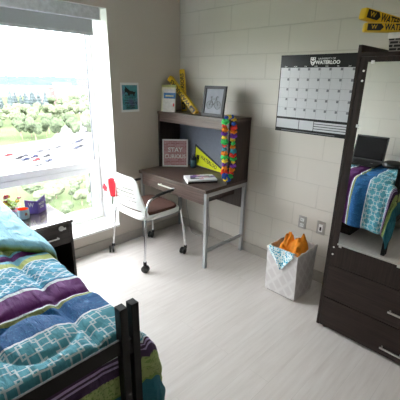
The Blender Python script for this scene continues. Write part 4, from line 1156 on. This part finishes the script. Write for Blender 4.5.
# buildings
def building(name, label, x0, x1, y0, y1, h, mat, roofm, rows, cols):
    t = thing(name, label, 'building', ((x0 + x1) / 2, (y0 + y1) / 2, G)); hx, hy = (x1 - x0) / 2, (y1 - y0) / 2
    obj('wall', box(B(), -hx, hx, -hy, hy, 0, h), mat, t)
    obj('roof', box(B(), -hx - .5, hx + .5, -hy - .5, hy + .5, h, h + 1.0), roofm, t)
    for r_ in range(rows):
        for c_ in range(cols):
            y = -hy + (c_ + .5) * 2 * hy / cols; z = (r_ + .5) * h / rows
            obj('window', box(B(), hx - .1, hx + .12, y - 1.2, y + 1.2, z - .9, z + .9), M['gasket' if False else 'cassette'], t)
pinkb = plain('pale_red_brick', (0.1840, 0.1408, 0.1376), .85, nscale=.5, namt=.05); pinkd = plain('deeper_brick', (0.1575, 0.0990, 0.0960), .85, nscale=.5, namt=.05); palew = plain('pale_cladding', (0.1500, 0.1350, 0.1350), .8, nscale=.3, namt=.03); roofg = plain('roof_grey', (0.1400, 0.1400, 0.1450), .8)
building('brick_building', 'wide pale pink brick building in the distance beyond the trees', -640, -580, 225, 318, 26, pinkb, roofg, 3, 12)
building('brick_building', 'taller reddish brick tower block in the middle of the distant view', -575, -548, 243, 262, 33, pinkd, roofg, 4, 3)
building('campus_building', 'long white distant building behind the dark conifers', -900, -860, 240, 370, 22, palew, roofg, 3, 14)
# wooded hills, distance haze put into their foliage colours
def hill(name, label, x, y0, y1, h, col, col2, dx):
    bm = B(); nx, ny = 14, 220; g = []
    for i in range(nx + 1):
        row = []
        for j in range(ny + 1):
            u = i / nx; y = y0 + (y1 - y0) * j / ny
            hh_ = h * math.sin(PI * min(1, u * .55)) ** .8 * (.8 + .3 * noise.noise(V((y * .0018, x * .01, 0))))
            hh_ += 9 * noise.noise(V((y * .02, u * 7, x))) * (u > 0)
            row.append(bm.verts.new((x - dx * u, y, G + max(0, hh_))))
        g.append(row)
    for i in range(nx):
        for j in range(ny): bm.faces.new((g[i][j], g[i][j + 1], g[i + 1][j + 1], g[i + 1][j]))
    o = obj(name, bm, leaf_mat(name + '_foliage', col, col2, .03), None, 'all'); o['kind'] = 'stuff'; tag(o, label, 'woods')
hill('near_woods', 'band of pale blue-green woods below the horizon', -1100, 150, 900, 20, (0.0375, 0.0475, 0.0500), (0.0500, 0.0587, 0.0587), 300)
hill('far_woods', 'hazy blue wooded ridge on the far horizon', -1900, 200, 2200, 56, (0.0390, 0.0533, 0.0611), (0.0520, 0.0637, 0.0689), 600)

# ------------------------------------------------------------------ light
w = bpy.data.worlds.new('World'); S.world = w; w.use_nodes = True; nt = w.node_tree
bgn = nt.nodes['Background']; bgn.inputs[0].default_value = (.93, .97, 1.0, 1); bgn.inputs[1].default_value = 4.2
sun = bpy.data.lights.new('sun', 'SUN'); sun.energy = 2.0; sun.angle = math.radians(3); sun.color = (1, .97, .92)
so = bpy.data.objects.new('sun', sun); COL.objects.link(so); so.rotation_euler = V((.62, -.30, .75)).to_track_quat('Z', 'Y').to_euler()
pt = bpy.data.lights.new('window_portal', 'AREA'); pt.shape = 'RECTANGLE'; pt.size = 2.0; pt.size_y = 1.75
po = bpy.data.objects.new('window_portal', pt); COL.objects.link(po)
po.matrix_world = axes((-.345, (WY0 + WY1) / 2, (WZ0 + WZ1) / 2), (0, 0, 1), (0, 1, 0)) @ Matrix.Rotation(PI, 4, 'Y') if False else axes((-.345, (WY0 + WY1) / 2, (WZ0 + WZ1) / 2), (0, 0, -1), (0, 1, 0)) @ Matrix.Identity(4)
try: pt.cycles.is_portal = True
except Exception: pass

# ------------------------------------------------------------------ camera
cam = bpy.data.cameras.new('camera'); cam.sensor_width = 36; cam.sensor_fit = 'HORIZONTAL'; cam.lens = 346.762 / 400 * 36; cam.clip_end = 6000; cam.clip_start = .05
co = bpy.data.objects.new('camera', cam); COL.objects.link(co)
r = V((.70738905, .70656739, .01905921)); u = V((-.24313319, .21791983, .94519691)); f = V((-.66369193, .67325587, -.32594409))
m = Matrix.Identity(4)
for i in range(3): m[i][0] = r[i]; m[i][1] = u[i]; m[i][2] = -f[i]
m.translation = V((2.92285, -2.62262, 1.64533))
co.matrix_world = m
S.camera = co
vs = S.view_settings; vs.view_transform = 'Standard'; vs.look = 'None'; vs.gamma = 1; vs.use_curve_mapping = False; vs.exposure = 2.15
